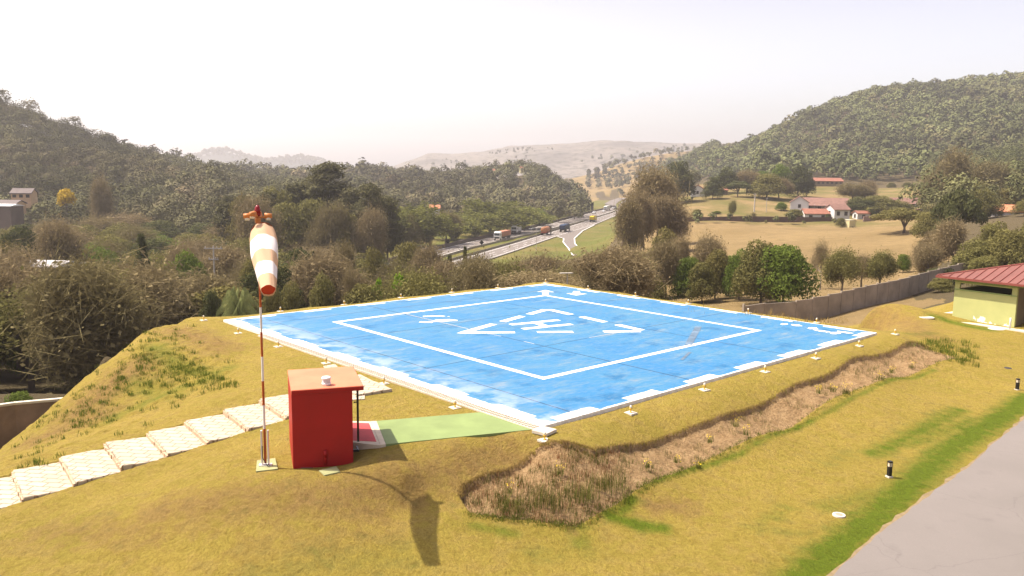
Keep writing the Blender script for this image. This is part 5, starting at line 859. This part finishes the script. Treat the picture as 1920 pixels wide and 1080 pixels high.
TREES = [
 ('green', 1474, 89, 444, 132, 'bright green leafy tree with visible trunk before the panel wall'), ('olive', 1432, 91, 443, 125, 'brownish tree twined against the bright green tree by the panel wall'),
 ('thin', 1585, 96, 472, 85, 'sparse olive tree growing just behind the panel wall, left one'), ('thin', 1655, 99, 478, 88, 'sparse olive tree behind the middle of the panel wall'), ('bare', 1543, 104, 456, 70, 'leafless grey tree standing in the pasture edge'), ('dry', 1620, 101, 485, 60, 'small dry tree between two olive trees behind the wall'), ('green', 1697, 118, 472, 34, 'small bright green round tree in the pasture corner'),
 ('dry', 1204, 205, 333, 175, 'large brown dry tree hiding the highway bend'), ('dark', 1266, 335, 298, 78, 'big dark round tree on the rise above the highway bend'), ('dry', 1182, 165, 375, 115, 'brown thicket tree at the foot of the large dry tree'), ('dry', 1232, 175, 380, 125, 'purplish bare crown right of the brown thicket'), ('dry', 1165, 150, 392, 85, 'brown tree hiding the end of the near carriageway'), ('olive', 1245, 130, 425, 80, 'olive tree at the left end of the pasture'),
 ('dark', 1332, 340, 329, 46, 'dark green round tree right beside the tiny white house'), ('dark', 1356, 370, 313, 52, 'dark tree rising behind the round tree by the tiny house'), ('flat', 1378, 348, 338, 56, 'low spreading dark tree between the round tree and brown trees'), ('dry', 1395, 370, 323, 50, 'pinkish dry tree on the hillside behind the spreading tree'), ('olive', 1432, 345, 322, 82, 'broad brownish tree on the hillside above the pole'), ('dry', 1455, 350, 338, 50, 'dry tree right of the broad brownish tree'), ('green', 1422, 380, 315, 44, 'light green topped tree behind the hillside trees'), ('dark', 1490, 360, 307, 60, 'dark shaded tree left of the red roofed barn'), ('green', 1456, 390, 300, 56, 'flat lime topped tree highest behind the hillside group'), ('dark', 1506, 365, 318, 36, 'dark tree edge nearest to the red barn'),
 ('olive', 1304, 285, 391, 26, 'small tree at the left of the field wall'), ('green', 1341, 293, 397, 19, 'tiny round tree on the grassy slope'), ('thin', 1371, 285, 378, 22, 'slender small tree on the grassy slope'), ('bare', 1407, 278, 399, 26, 'dead leafless stump tree before the field wall'), ('green', 1461, 305, 377, 26, 'small dark green bushy tree left of the white gabled house'), ('olive', 1488, 292, 391, 40, 'pale green spreading tree below the gabled house'), ('olive', 1574, 262, 407, 24, 'small brown tree in the pasture beside the yellow tower'), ('cypress', 1549, 285, 401, 11, 'dark slim cypress beside the low white house'),
 ('dry', 1592, 335, 347, 66, 'grey brown tree behind the verandah house'), ('dry', 1627, 340, 345, 70, 'pale brown tree above the houses'), ('dark', 1602, 300, 368, 62, 'dark tree behind the yellow tower'), ('olive', 1642, 298, 364, 96, 'broad olive tree over the reddish yard wall'), ('dark', 1622, 296, 372, 56, 'dark narrow tree beside the gatehouse'), ('olive', 1672, 300, 374, 84, 'olive tree in front of the row house'), ('flatolive', 1693, 185, 388, 120, 'wide pale tree with a forked trunk at the pasture corner'), ('olive', 1740, 300, 352, 50, 'brownish tree at the right of the row house'), ('olive', 1663, 475, 341, 20, 'small round tree at the top of the farm track, left of two'), ('olive', 1692, 475, 341, 22, 'small round tree at the top of the farm track, right of two'), ('dry', 1562, 320, 375, 26, 'small dry tree before the verandah house roof'),
 ('dry', 1765, 250, 298, 135, 'huge brown domed tree at the foot of the right hill'), ('flat', 1792, 140, 356, 100, 'tall dark green tree with flat top above the bushes at right'), ('dark', 1772, 150, 395, 60, 'dark lower tree under the flat topped tree'), ('olive', 1738, 165, 395, 70, 'blue green tree left of the flat topped tree'), ('dry', 1850, 260, 318, 120, 'broad brown crown at the foot of the right hill'), ('green', 1905, 270, 322, 60, 'light green crown at the right edge of the hill foot'), ('olive', 1835, 200, 352, 80, 'olive tree left of the orange roofed house'), ('olive', 1915, 190, 372, 50, 'olive tree half hiding the orange roofed house'), ('olive', 1880, 230, 348, 80, 'green tree right above the orange roofed house'), ('olive', 1830, 225, 340, 60, 'dull tree left above the orange roofed house'),
 ('dry', 1740, 112, 445, 85, 'dry brown bush beside the small bright green tree'), ('dry', 1790, 108, 428, 90, 'brown tree behind the pale bushes at right'), ('olive', 1835, 100, 448, 105, 'yellow green bushy tree behind the green building, left one'), ('olive', 1895, 98, 425, 110, 'olive tree behind the green building roof'), ('dark', 1770, 96, 500, 90, 'dark bush at the end of the panel wall'), ('olive', 1772, 88, 520, 60, 'low green bush left of the green building wall'), ('olive', 1860, 112, 410, 90, 'dark olive tree above the building roof'), ('dry', 1745, 100, 470, 70, 'tan dry bush above the end of the panel wall'), ('olive', 1950, 110, 400, 120, 'olive tree at the far right edge'), ('olive', 1850, 85, 478, 90, 'green bush just over the left end of the red metal roof'),
 ('green', 1390, 96, 456, 70, 'dark green tree left of the twin trees'), ('olive', 1345, 100, 460, 75, 'olive tree in the row behind the helipad back right edge'), ('green', 1295, 98, 470, 80, 'green bushy tree in the row behind the back right edge'), ('dry', 1250, 98, 468, 95, 'dull olive tree in the row behind the back right edge'), ('olive', 1205, 92, 470, 90, 'dark olive tree left in the row behind the back right edge'), ('green', 1370, 104, 470, 60, 'lighter green tree inside the row behind the back right edge'), ('dry', 1330, 112, 452, 70, 'dry brown crown behind the tree row by the pasture'), ('dry', 1275, 112, 458, 70, 'tan dry crown left behind the tree row by the pasture'), ('olive', 1320, 96, 485, 70, 'low dark bush in front of the tree row'), ('olive', 1225, 90, 505, 80, 'low olive bush left in front of the tree row'),
 ('eucalyptus', 615, 205, 297, 125, 'tallest feathery tree standing above the wood left of centre'), ('eucalyptus', 692, 190, 337, 92, 'tall feathery tree right of the tallest one'), ('eucalyptus', 560, 210, 334, 115, 'tall dark feathery tree left of the tallest one'), ('olive', 520, 200, 342, 110, 'tall dull tree behind the windsock'), ('eucalyptus', 655, 200, 345, 95, 'feathery tree between the two tallest ones'), ('olive', 590, 185, 362, 120, 'dark crown below the tallest feathery tree'), ('olive', 540, 180, 368, 120, 'dark crown right behind the windsock'), ('olive', 640, 180, 378, 110, 'dark crown low under the tall trees'), ('olive', 700, 185, 392, 50, 'dark shrubby crown at the right end of the tall trees'), ('eucalyptus', 500, 190, 350, 90, 'grey feathery tree over the mast lamps'), ('olive', 455, 190, 362, 80, 'dull olive tree left behind the mast lamps'),
 ('eucalyptus', 725, 195, 362, 80, 'short feathery tree at the right end of the tall row'), ('eucalyptus', 590, 215, 318, 90, 'feathery tree just left of the tallest crown'), ('dry', 625, 176, 400, 110, 'dry thicket at the feet of the tallest trees'), ('dry', 690, 176, 412, 90, 'dry thicket right of the tallest trees'), ('eucalyptus', 430, 200, 360, 80, 'greyish feathery tree far left of the tall row'), ('dry', 480, 172, 392, 110, 'brown thicket low behind the mast lamps'),
 ('olive', 770, 262, 400, 60, 'dull tree between the first two bamboo clumps'), ('dry', 835, 285, 402, 60, 'dry tree behind the middle bamboo clumps'), ('olive', 950, 362, 396, 44, 'dull round bush beside the large bamboo clump'),
 ('bamboo', 745, 268, 386, 124, 'bright yellow green bamboo clump left of the highway'), ('bamboo', 800, 275, 387, 94, 'second bamboo clump right of the bright one'), ('bamboo', 850, 305, 400, 94, 'darker bamboo clump before the orange hut'), ('bamboo', 925, 345, 374, 128, 'large bamboo clump close above the highway trucks'), ('bamboo', 975, 374, 386, 101, 'green bamboo clump over the silver car'), ('bamboo', 890, 322, 393, 94, 'tawny bamboo clump left of the large one'), ('green', 1010, 400, 388, 50, 'green tree at the right end of the bamboo'), ('bamboo', 705, 262, 408, 81, 'leftmost low bamboo clump by the tall trees'), ('thin', 1045, 432, 388, 30, 'small roadside tree with yellowish leaves'), ('thin', 1075, 470, 385, 34, 'small olive roadside tree left of the dark boards'),
 ('dark', 566, 92, 457, 125, 'dark round tree right of the windsock cloth'), ('olive', 764, 125, 443, 95, 'rounded olive tree before the grassy verge'), ('dry', 800, 112, 478, 105, 'brown twiggy tree touching the left end of the highway'), ('dry', 640, 90, 478, 90, 'brown twiggy tree behind the helipad left side'), ('lime', 752, 74, 506, 64, 'bright lime green bush behind the helipad edge, larger one'), ('lime', 705, 75, 515, 36, 'small lime green bush left of the larger lime bush'), ('olive', 700, 108, 455, 70, 'olive tree left of the rounded olive tree'), ('bare', 655, 72, 505, 60, 'leafless grey shrub behind the helipad left edge'), ('olive', 600, 74, 510, 80, 'olive shrub behind the helipad left edge'), ('olive', 540, 72, 520, 70, 'dark shrub at the helipad left edge'),
 ('palm', 441, 61, 500, 95, 'drooping palm on propped trunk behind the left corner'), ('conifer', 263, 92, 446, 66, 'dark pine with layered boughs in the left wood'), ('green', 340, 98, 450, 118, 'light green dome shaped tree left of the utility pole'), ('olive', 300, 84, 484, 100, 'yellowish olive dome below the pine'), ('olive', 470, 82, 472, 90, 'green crown left of the windsock cloth'), ('dark', 390, 64, 538, 70, 'dark shrub left of the palm'), ('olive', 505, 66, 528, 60, 'shrub right of the palm behind the mast'),
 ('ipe', 126, 238, 351, 36, 'tree crowned with yellow blossom near the left hill foot'), ('flat', 40, 128, 428, 130, 'yellow topped dark spreading tree at left edge'), ('dry', 120, 118, 436, 120, 'pinkish brown leafless crown above the metal shed'), ('dry', 200, 235, 352, 60, 'reddish dry crown right of the blossom tree'), ('green', 20, 66, 610, 60, 'light green bush by the left boundary wall'), ('green', 12, 42, 724, 80, 'sunlit pale green shrub in front of the white capped wall')]
for k, px, d, top, w_, lb in TREES: tree(k, px, d, top, w_, label=lb, sink=-8.5 if k == 'ipe' else 0)
# vine-clad stumps
for px, ty, wdt in ((871, 463, 12), (842, 479, 16)): tree('cypress', px, 100, ty, wdt, label='slim vine covered dead trunk %s of the near carriageway' % ('left end' if px == 842 else 'in front'))
# brown brush between helipad and highway
def scatter(cells, kinds, group, lbls, hr):
    for px, d in cells:
        k = kinds[int(rng.integers(len(kinds)))]; h = hr[0] + (hr[1] - hr[0]) * rng.random(); tree(k, px, d, h=h, wd=h * (.85 + .35 * rng.random()), label=lbls[KN[k][0]], group=group)
LB1 = dict(dry_tree='brown twiggy tree in the brushwood between helipad and highway', broadleaf_tree='olive shrubby tree in the brushwood between helipad and highway', thin_tree='sparse tree in the brushwood between helipad and highway', bare_tree='leafless tree in the brushwood between helipad and highway', dark_tree='dark tree in the brushwood between helipad and highway')
def topz(px, ty, d): return aty(px, ty, d)[2] - H1((px - 960) / f_ * d, d)
env = lambda px: np.interp(px, [650, 800, 840, 900, 960, 1010, 1060, 1100, 1140, 1170, 1260], [500, 500, 500, 490, 484, 486, 486, 482, 468, 455, 465])
for d in (70, 82, 95, 110, 128):
    px = 660 + rng.random() * 30
    while px < 1235:
        dd = d * (1 + .08 * (rng.random() - .5)); tp = env(px) + rng.random() * 26 + (128 - d) * .12; h = topz(px, tp, dd)
        if h > 1.6: h = min(h, 3.6 + .05 * dd); k = ['dry', 'dry', 'dry', 'dry', 'thin', 'olive', 'bare'][int(rng.integers(7))]; tree(k, px, dd, h=h, wd=max(6 + 3 * rng.random(), h * .9), label=LB1[KN[k][0]], group='brushwood trees between helipad and highway')
        px += (4.6 + 2 * rng.random()) / dd * f_
LB2 = dict(dry_tree='brown half bare tree in the wood left of the helipad', broadleaf_tree='olive broadleaf tree in the wood left of the helipad', thin_tree='sparse leaved tree in the wood left of the helipad', bare_tree='leafless pale tree in the wood left of the helipad', dark_tree='dark leaved tree in the wood left of the helipad', green_tree='fresh green tree in the wood left of the helipad', eucalyptus_tree='tall feathery tree in the wood left of the helipad')
nT = 0; d = 52.
while d < 232:
    sp = 4.9 + d * .026; px = -330 + rng.random() * 60; pmax = 520 if d < 66 else 640 if d < 130 else 700
    while px < pmax:
        dd = d + sp * (rng.random() - .5) * .8; x = (px - 960) / f_ * dd
        lim = np.interp(px, [-400, 0, 150, 240, 340, 420, 600], [48, 53, 54, 56, 62, 68, 70])
        if dd > lim and not (abs(px - 98) < 46 and 78 < dd < 97) and not (px < 60 and 200 < dd < 240) and not (abs(px - 126) < 20 and dd > 200):
            tall = dd < 75 and px < 420; h = (8 + 2.6 * rng.random()) if tall else (6 + 4 * rng.random()); h = min(h, max(2.5, topz(px, (np.interp(px, [0, 380, 420, 600], [520, 520, 545, 545]) if dd < 76 else 478 if dd < 98 else 446 if dd < 125 else 405 if dd < 170 else 372) + rng.random() * 30 - 10, dd)))
            if dd < 62 and px < 60: h *= .8
            k = (['dry', 'thin', 'olive', 'olive', 'dry', 'thin'] if tall else ['olive', 'olive', 'dry', 'dark', 'green', 'olive', 'thin', 'dry', 'bare', 'flatolive'])[int(rng.integers(6 if tall else 10))]
            if k == 'flatolive': tree(k, px, dd, h=h * .8, wd=h * 1.2, label='spreading crowned tree in the wood left of the helipad', group='trees of the wood left of the helipad')
            else: tree(k, px, dd, h=h, wd=sp * ((1.5 if tall else 1.25) + .4 * rng.random()), label=LB2[KN[k][0]], group='trees of the wood left of the helipad')
            nT += 1
        px += sp / dd * f_ * (.85 + .3 * rng.random())
    d += sp * .9
print('wood trees', nT)
# ------------------------------------------------------------------ far woods as stuff
def fmat(name, a, b2, c3):
    m, t, b = nodes(name); at = N(t, 'ShaderNodeAttribute', _attribute_name='tone').outputs['Fac']; v = N(t, 'ShaderNodeAttribute', _attribute_name='hue'); s = t.nodes.new('ShaderNodeSeparateColor'); t.links.new(v.outputs['Color'], s.inputs[0])
    c = mixc(t, at, a, b2); c = mixc(t, s.outputs[0], c, c3); hs = N(t, 'ShaderNodeHueSaturation'); t.links.new(c, hs.inputs['Color']); t.links.new(rmp(t, s.outputs[1], 0, 1, .6, 1.45), hs.inputs['Value']); df = N(t, 'ShaderNodeBsdfDiffuse'); t.links.new(hs.outputs[0], df.inputs[0]); t.links.new(df.outputs[0], t.nodes['Material Output'].inputs[0]); t.nodes.remove(b); return m
def wood(name, cells, L, leaf, hr, mt, label=None, asp=.85):
    cells = np.array(cells); n = len(cells); x, y = cells[:, 0], cells[:, 1]; g = height(x, y, False); Ht = (hr[0] * .8 + (hr[1] * 1.1 - hr[0] * .8) * rng.random(n)) * (1 + .3 * (rng.random(n) > .93)); R = Ht * (.36 + .16 * rng.random(n)); NL = 6
    lo = sph(n * NL).reshape(n, NL, 3) * .55; lo[:, 0] = (0, 0, .5); lr = .42 + .25 * rng.random((n, NL)); k = rng.integers(0, NL, (n, L)); d = sph(n * L).reshape(n, L, 3); d[..., 2] = np.where(d[..., 2] < -.3, -d[..., 2], d[..., 2])
    ii = np.arange(n)[:, None]; P = lo[ii, k] + d * lr[ii, k][..., None] * (.75 + .35 * rng.random((n, L, 1))); P = P * np.stack([R, R, Ht * .42], 1)[:, None]; P[..., 0] += x[:, None]; P[..., 1] += y[:, None]; P[..., 2] += (g + Ht * .55)[:, None]
    N_ = d + rng.normal(size=d.shape) * .28 + np.array([0, 0, .25]); V, F = quads(P.reshape(-1, 3), N_.reshape(-1, 3), leaf * (.6 + .8 * rng.random(n * L)) * np.repeat(Ht / np.mean(hr), L), asp)
    tone = np.clip(.5 * rng.random((n, NL))[ii, k] + .5 * rng.random((n, L)), 0, 1); hue = np.zeros((n, 4)); hue[:, 0] = np.where(rng.random(n) < .16, .3 + .5 * rng.random(n), .12 * rng.random(n)); hue[:, 1] = np.clip(.5 * rng.random(n) + 1.1 * (vnoise(x, y, np.mean(hr) * 4, 7) - .5) + .25, 0, 1); hue[:, 0] = np.clip(hue[:, 0] + .9 * (vnoise(x, y, np.mean(hr) * 6, 9) - .62), 0, 1); hue[:, 3] = 1
    o = npmesh(name, V, F, mt, np.repeat(tone.ravel(), 4), attrs={'hue': np.repeat(hue, L * 4, axis=0)}); return tag(o, label, 'wood', kind='stuff')
def cellsin(p0, p1, d0, d1, sp, test=None):
    out = []; d = d0
    while d < d1:
        px = p0
        while px < p1:
            dd = d + sp * (rng.random() - .5); x = (px - 960) / f_ * dd
            if test is None or test(px, dd): out.append((x, dd))
            px += sp / dd * f_ * (.8 + .4 * rng.random())
        d += sp * .85
    return out
fo1 = fmat('far_olive', (.088, .088, .042), (.125, .118, .058), (.17, .135, .08)); fo2 = fmat('hill_olive', (.085, .095, .04), (.13, .135, .054), (.165, .14, .065))
def hwclear(px, d):
    x = (px - 960) / f_ * d; dd, _ = dpoly(np.array([x]), np.array([d]), hwmid); return dd[0] > 48 or (d < 300 and px < 640)
wood('left_hill_wood', cellsin(-420, 640, 232, 520, 6.6, lambda p, d: not (p < 75 and d < 262) and not (150 < p < 200 and d < 245)), 520, .25, (8, 13), fo1, 'dense mixed wood covering the hill on the left')
wood('centre_wood', cellsin(560, 1105, 335, 720, 8.5, lambda p, d: (hwclear(p, d) or (d > 430 and p < 1092 - (d - 430) * .02)) and (p < 760 or d > 350 or p > 1020) and not (abs(p - 815) < 22 and d < 345) and not ((abs(p - 924) < 11 or abs(p - 978) < 10) and 575 < d < 648) and not (880 < p < 1030 and d < 350)), 280, .44, (9, 14), fo1, 'mixed wood on the low hill left of the highway')
wood('right_hill_wood', cellsin(1240, 2400, 505, 1180, 9.0, lambda p, d: not (p < 1420 and d < 560 + (1420 - p) * 1.6)), 170, .66, (8, 13), fo2, 'close tree canopy covering the big hill on the right')
wood('hill_foot_wood', cellsin(1735, 2400, 205, 520, 8.6, lambda p, d: not (abs(p - 1889) < 50 and d < 222)), 560, .22, (7, 12), fo2, 'mixed trees at the foot of the right hill')
wood('valley_wood', cellsin(1105, 1300, 430, 1000, 10, lambda p, d: hwclear(p, d) and (rng.random() < .5)), 160, .5, (6, 11), fo1, 'scattered trees beyond the highway bend')
wood('ridge_scrub', cellsin(1100, 1400, 1000, 1350, 13, lambda p, d: rng.random() < .12 + .75 * (vnoise(np.array([p * 1.]), np.array([d * .35]), 40, 3)[0] > .5)), 110, .8, (6, 10), fo1, 'scattered trees on the tan ridge')
wood('far_scrub', cellsin(700, 1500, 2150, 2650, 26, lambda p, d: d < 2400 and vnoise(np.array([p * 1.]), np.array([d * .5]), 60, 3)[0] * .7 + .3 * rng.random() > .62), 60, 1.5, (5, 9), fo1, 'dark scrub dotting the pale far hills')
wood('horizon_wood', cellsin(240, 780, 560, 1150, 13, lambda p, d: rng.random() < .8), 160, .7, (10, 18), fo1, 'hazy line of trees below the far blue hills')
wood('far_hill_wood', cellsin(250, 700, 3200, 3650, 30, None), 30, 3.5, (12, 18), fo1, 'woods over the far blue hills')
wood('back_field_hedge', cellsin(1275, 1600, 268, 275, 5, lambda p, d: rng.random() < .55), 120, .3, (1.8, 4), fo2, 'low scrub along the field wall')
# ------------------------------------------------------------------ haze
hz = MB().box((0, 1200, 105), (9000, 9000, 330)).build('haze', mat('tmp', (1, 1, 1))); m, t, b = nodes('haze'); t.nodes.remove(b); pv = N(t, 'ShaderNodeVolumePrincipled', Density=.00026, Anisotropy=.35); pv.inputs['Color'].default_value = (.97, .93, .91, 1); t.links.new(pv.outputs[0], t.nodes['Material Output'].inputs['Volume']); hz.data.materials[0] = m; tag(hz, kind='stuff')
# ------------------------------------------------------------------ weeds, flowers and tufts
def blades(P, n, hgt, wid, spread, mt, name, label, cat='weeds', parent=None):
    V, F, T_ = [], [], []; P = np.repeat(np.array(P), n, 0); m = len(P); b0 = P + np.stack([rng.normal(size=m) * spread, rng.normal(size=m) * spread, np.zeros(m)], 1); h = hgt * (.4 + .8 * rng.random(m)); a = rng.random(m) * 6.28; le = rng.random(m) * .6 * h
    d = np.stack([np.cos(a), np.sin(a), 0 * a], 1); s = np.stack([-np.sin(a), np.cos(a), 0 * a], 1) * wid; tip = b0 + d * le[:, None]; tip[:, 2] += h; mid = b0 + d * le[:, None] * .35; mid[:, 2] += h * .55
    V = np.stack([b0 - s, b0 + s, mid + s * .8, mid - s * .8, mid - s * .8, mid + s * .8, tip + s * .1, tip - s * .1], 1).reshape(-1, 3); F = np.arange(len(V)).reshape(-1, 4)
    o = npmesh(name, V, F, mt, np.repeat(rng.random(m), 8)); tag(o, label, cat if label else None, kind='stuff' if not parent else None)
    if parent: o.parent = parent; o['kind'] = 'stuff'
    return o
weedm = leafmat('weed_leaves', (.075, .09, .02), (.17, .16, .04), .3, .2); straw = leafmat('straw_blades', (.26, .18, .06), (.34, .24, .09), .3, 0); grsm = leafmat('green_tufts', (.08, .11, .015), (.17, .19, .03), .3, 0)
def inbank(n, pxr=None, tries=40000):
    x0_, x1_, y0_, y1_ = bank[:, 0].min(), bank[:, 0].max(), bank[:, 1].min(), bank[:, 1].max(); x = x0_ + (x1_ - x0_) * rng.random(tries); y = y0_ + (y1_ - y0_) * rng.random(tries); k = inpoly(x, y, bank); x, y = x[k], y[k]; q = 960 + f_ * x / y
    if pxr: k = (q > pxr[0]) & (q < pxr[1]); x, y = x[k], y[k]
    x, y = x[:n], y[:n]; return np.stack([x, y, height(x, y) - .01], 1)
B1_ = inbank(330, (860, 1190)); B2_ = inbank(420, (1190, 1800)); dens = vnoise(B2_[:, 0], B2_[:, 1], 1.1, 4); B2_ = B2_[dens > .45]; d1 = vnoise(B1_[:, 0], B1_[:, 1], .6, 2); B1_ = B1_[d1 > .42]
blades(B1_, 12, .22, .005, .11, weedm, 'bank_weeds', 'tangle of green weeds on the near end of the bare earth bank'); blades(B2_, 8, .17, .006, .06, leafmat('dry_weed', (.17, .15, .05), (.27, .21, .09), .3, 0), 'bank_stubble', 'sparse dry weeds dotting the long bare earth bank')
blades(inbank(170, (860, 1170)), 12, .16, .005, .10, leafmat('russet_leaves', (.14, .05, .025), (.24, .11, .05), .3, 0), 'russet_plants', 'russet low plants covering the near end of the earth bank')
sp_ = np.array([np.array(scarp[i][:2]) * (1 - t_) + np.array(scarp[i + 1][:2]) * t_ for i in range(len(scarp) - 1) for t_ in np.linspace(0, 1, 60, endpoint=False)]); sp_ = sp_ + rng.normal(size=sp_.shape) * .03; sp3 = np.stack([sp_[:, 0], sp_[:, 1], height(sp_[:, 0], sp_[:, 1]) - .01], 1); blades(sp3, 8, .07, .006, .04, straw, 'scarp_grass', 'fringe of straw coloured grass over the edge of the earth bank', 'grass')
tp_ = np.array([np.array(toe[i][:2]) * (1 - t_) + np.array(toe[i + 1][:2]) * t_ for i in range(len(toe) - 1) for t_ in np.linspace(0, 1, 60, endpoint=False)]); tp_ = tp_ + rng.normal(size=tp_.shape) * .10; tp3 = np.stack([tp_[:, 0], tp_[:, 1], height(tp_[:, 0], tp_[:, 1]) - .01], 1); blades(tp3, 12, .07, .006, .06, grsm, 'toe_grass', 'green grass fringe along the foot of the earth bank', 'grass')
def pgrid(poly, n): P = [gp(px + rng.normal() * sx_, py + rng.normal() * sy_) for (px, py, sx_, sy_, m_) in poly for _ in range(m_)]; return np.array(P)
blades(pgrid([(1780, 655, 25, 8, 40), (1810, 672, 12, 7, 30), (1760, 645, 15, 5, 20)], 0), 18, .26, .008, .12, grsm, 'corner_weeds', 'tall green weeds at the far end of the earth bank')
blades(pgrid([(300, 660, 40, 22, 70), (340, 700, 50, 18, 70), (220, 720, 60, 25, 80), (150, 780, 50, 22, 60), (410, 720, 25, 8, 25), (60, 850, 30, 14, 16)], 0), 20, .16, .010, .10, grsm, 'slope_tufts', 'green and dry grass tufts scattered over the left slope', 'grass')
blades(pgrid([(1240, 545, 60, 5, 40), (1470, 590, 45, 5, 40), (1560, 604, 30, 3, 25), (1330, 560, 60, 6, 30)], 0), 8, .35, .012, .3, straw, 'field_edge_grass', 'long dry grass at the edge of the field behind the helipad', 'grass')
yf_ = mat('yellow_petals', (.80, .58, .01), .6, .1, 5)
def flower(px, py, h, label, n=26):
    p = gp(px, py); e = thing('flowering_weed', p, 0, label, 'flower', 'yellow flowering weeds on the earth bank'); Q = np.zeros((1, 3)); blades(Q, 40, h * .8, .007, h * .22, weedm, 'stems', None, parent=e)
    c = rng.normal(size=(n, 3)) * [h * .28, h * .28, h * .16] + [0, 0, h * .85]; V, F = quads(c, sph(n), .016 * np.ones(n), 1.); o = npmesh('flower_heads', V, F, yf_); o.parent = e; o['kind'] = 'stuff'
for i, (px, py, h, lb) in enumerate([(1588, 738, .42, 'large yellow flowering weed left of the middle of the far bank'), (1562, 735, .3, 'yellow flowering weed just left of the largest one'), (1536, 738, .3, 'third yellow flowering weed left of the largest one'), (1650, 712, .36, 'yellow flowering weed right of the largest one'), (1672, 700, .3, 'yellow flowering weed up by the scarp toward the far end'), (1710, 690, .3, 'rightmost yellow flowering weed near the bank end'), (1380, 800, .32, 'yellow flowering weed below the straight part of the scarp'), (1400, 815, .3, 'yellow flowering weed low in the middle of the bank'), (1330, 830, .25, 'small yellow flowering weed halfway down the middle bank'), (1268, 868, .25, 'yellow flowering weed near the foot where the bank narrows'), (1215, 878, .25, 'yellow flowering weed at the neck of the bank'), (955, 925, .32, 'yellow flowering weed on the near bank end at left'), (1050, 890, .3, 'yellow flowering weed near the scarp of the near bank end'), (1310, 878, .2, 'tiny yellow flowering weed at the lower edge of the bank')]): flower(px, py, h, lb, 34 if i < 4 else 18)
for px, py in ((1030, 945), (1090, 935), (1130, 915), (960, 955)):
    p = gp(px, py); e = thing('tall_weed', p, 0, {1030: 'tall leafy weed leaning in the middle of the near bank end', 1090: 'bushy weed right of the tall leaning one', 1130: 'bushy weed nearest to the pale soil neck', 960: 'dense weed clump at the left of the near bank end'}[px], 'weed', 'tall weeds on the near bank end'); blades(np.zeros((1, 3)), 170, .42, .007, .26, weedm, 'leaves', None, parent=e); blades(np.zeros((1, 3)), 50, .36, .005, .24, straw, 'dry_stalks', None, parent=e)
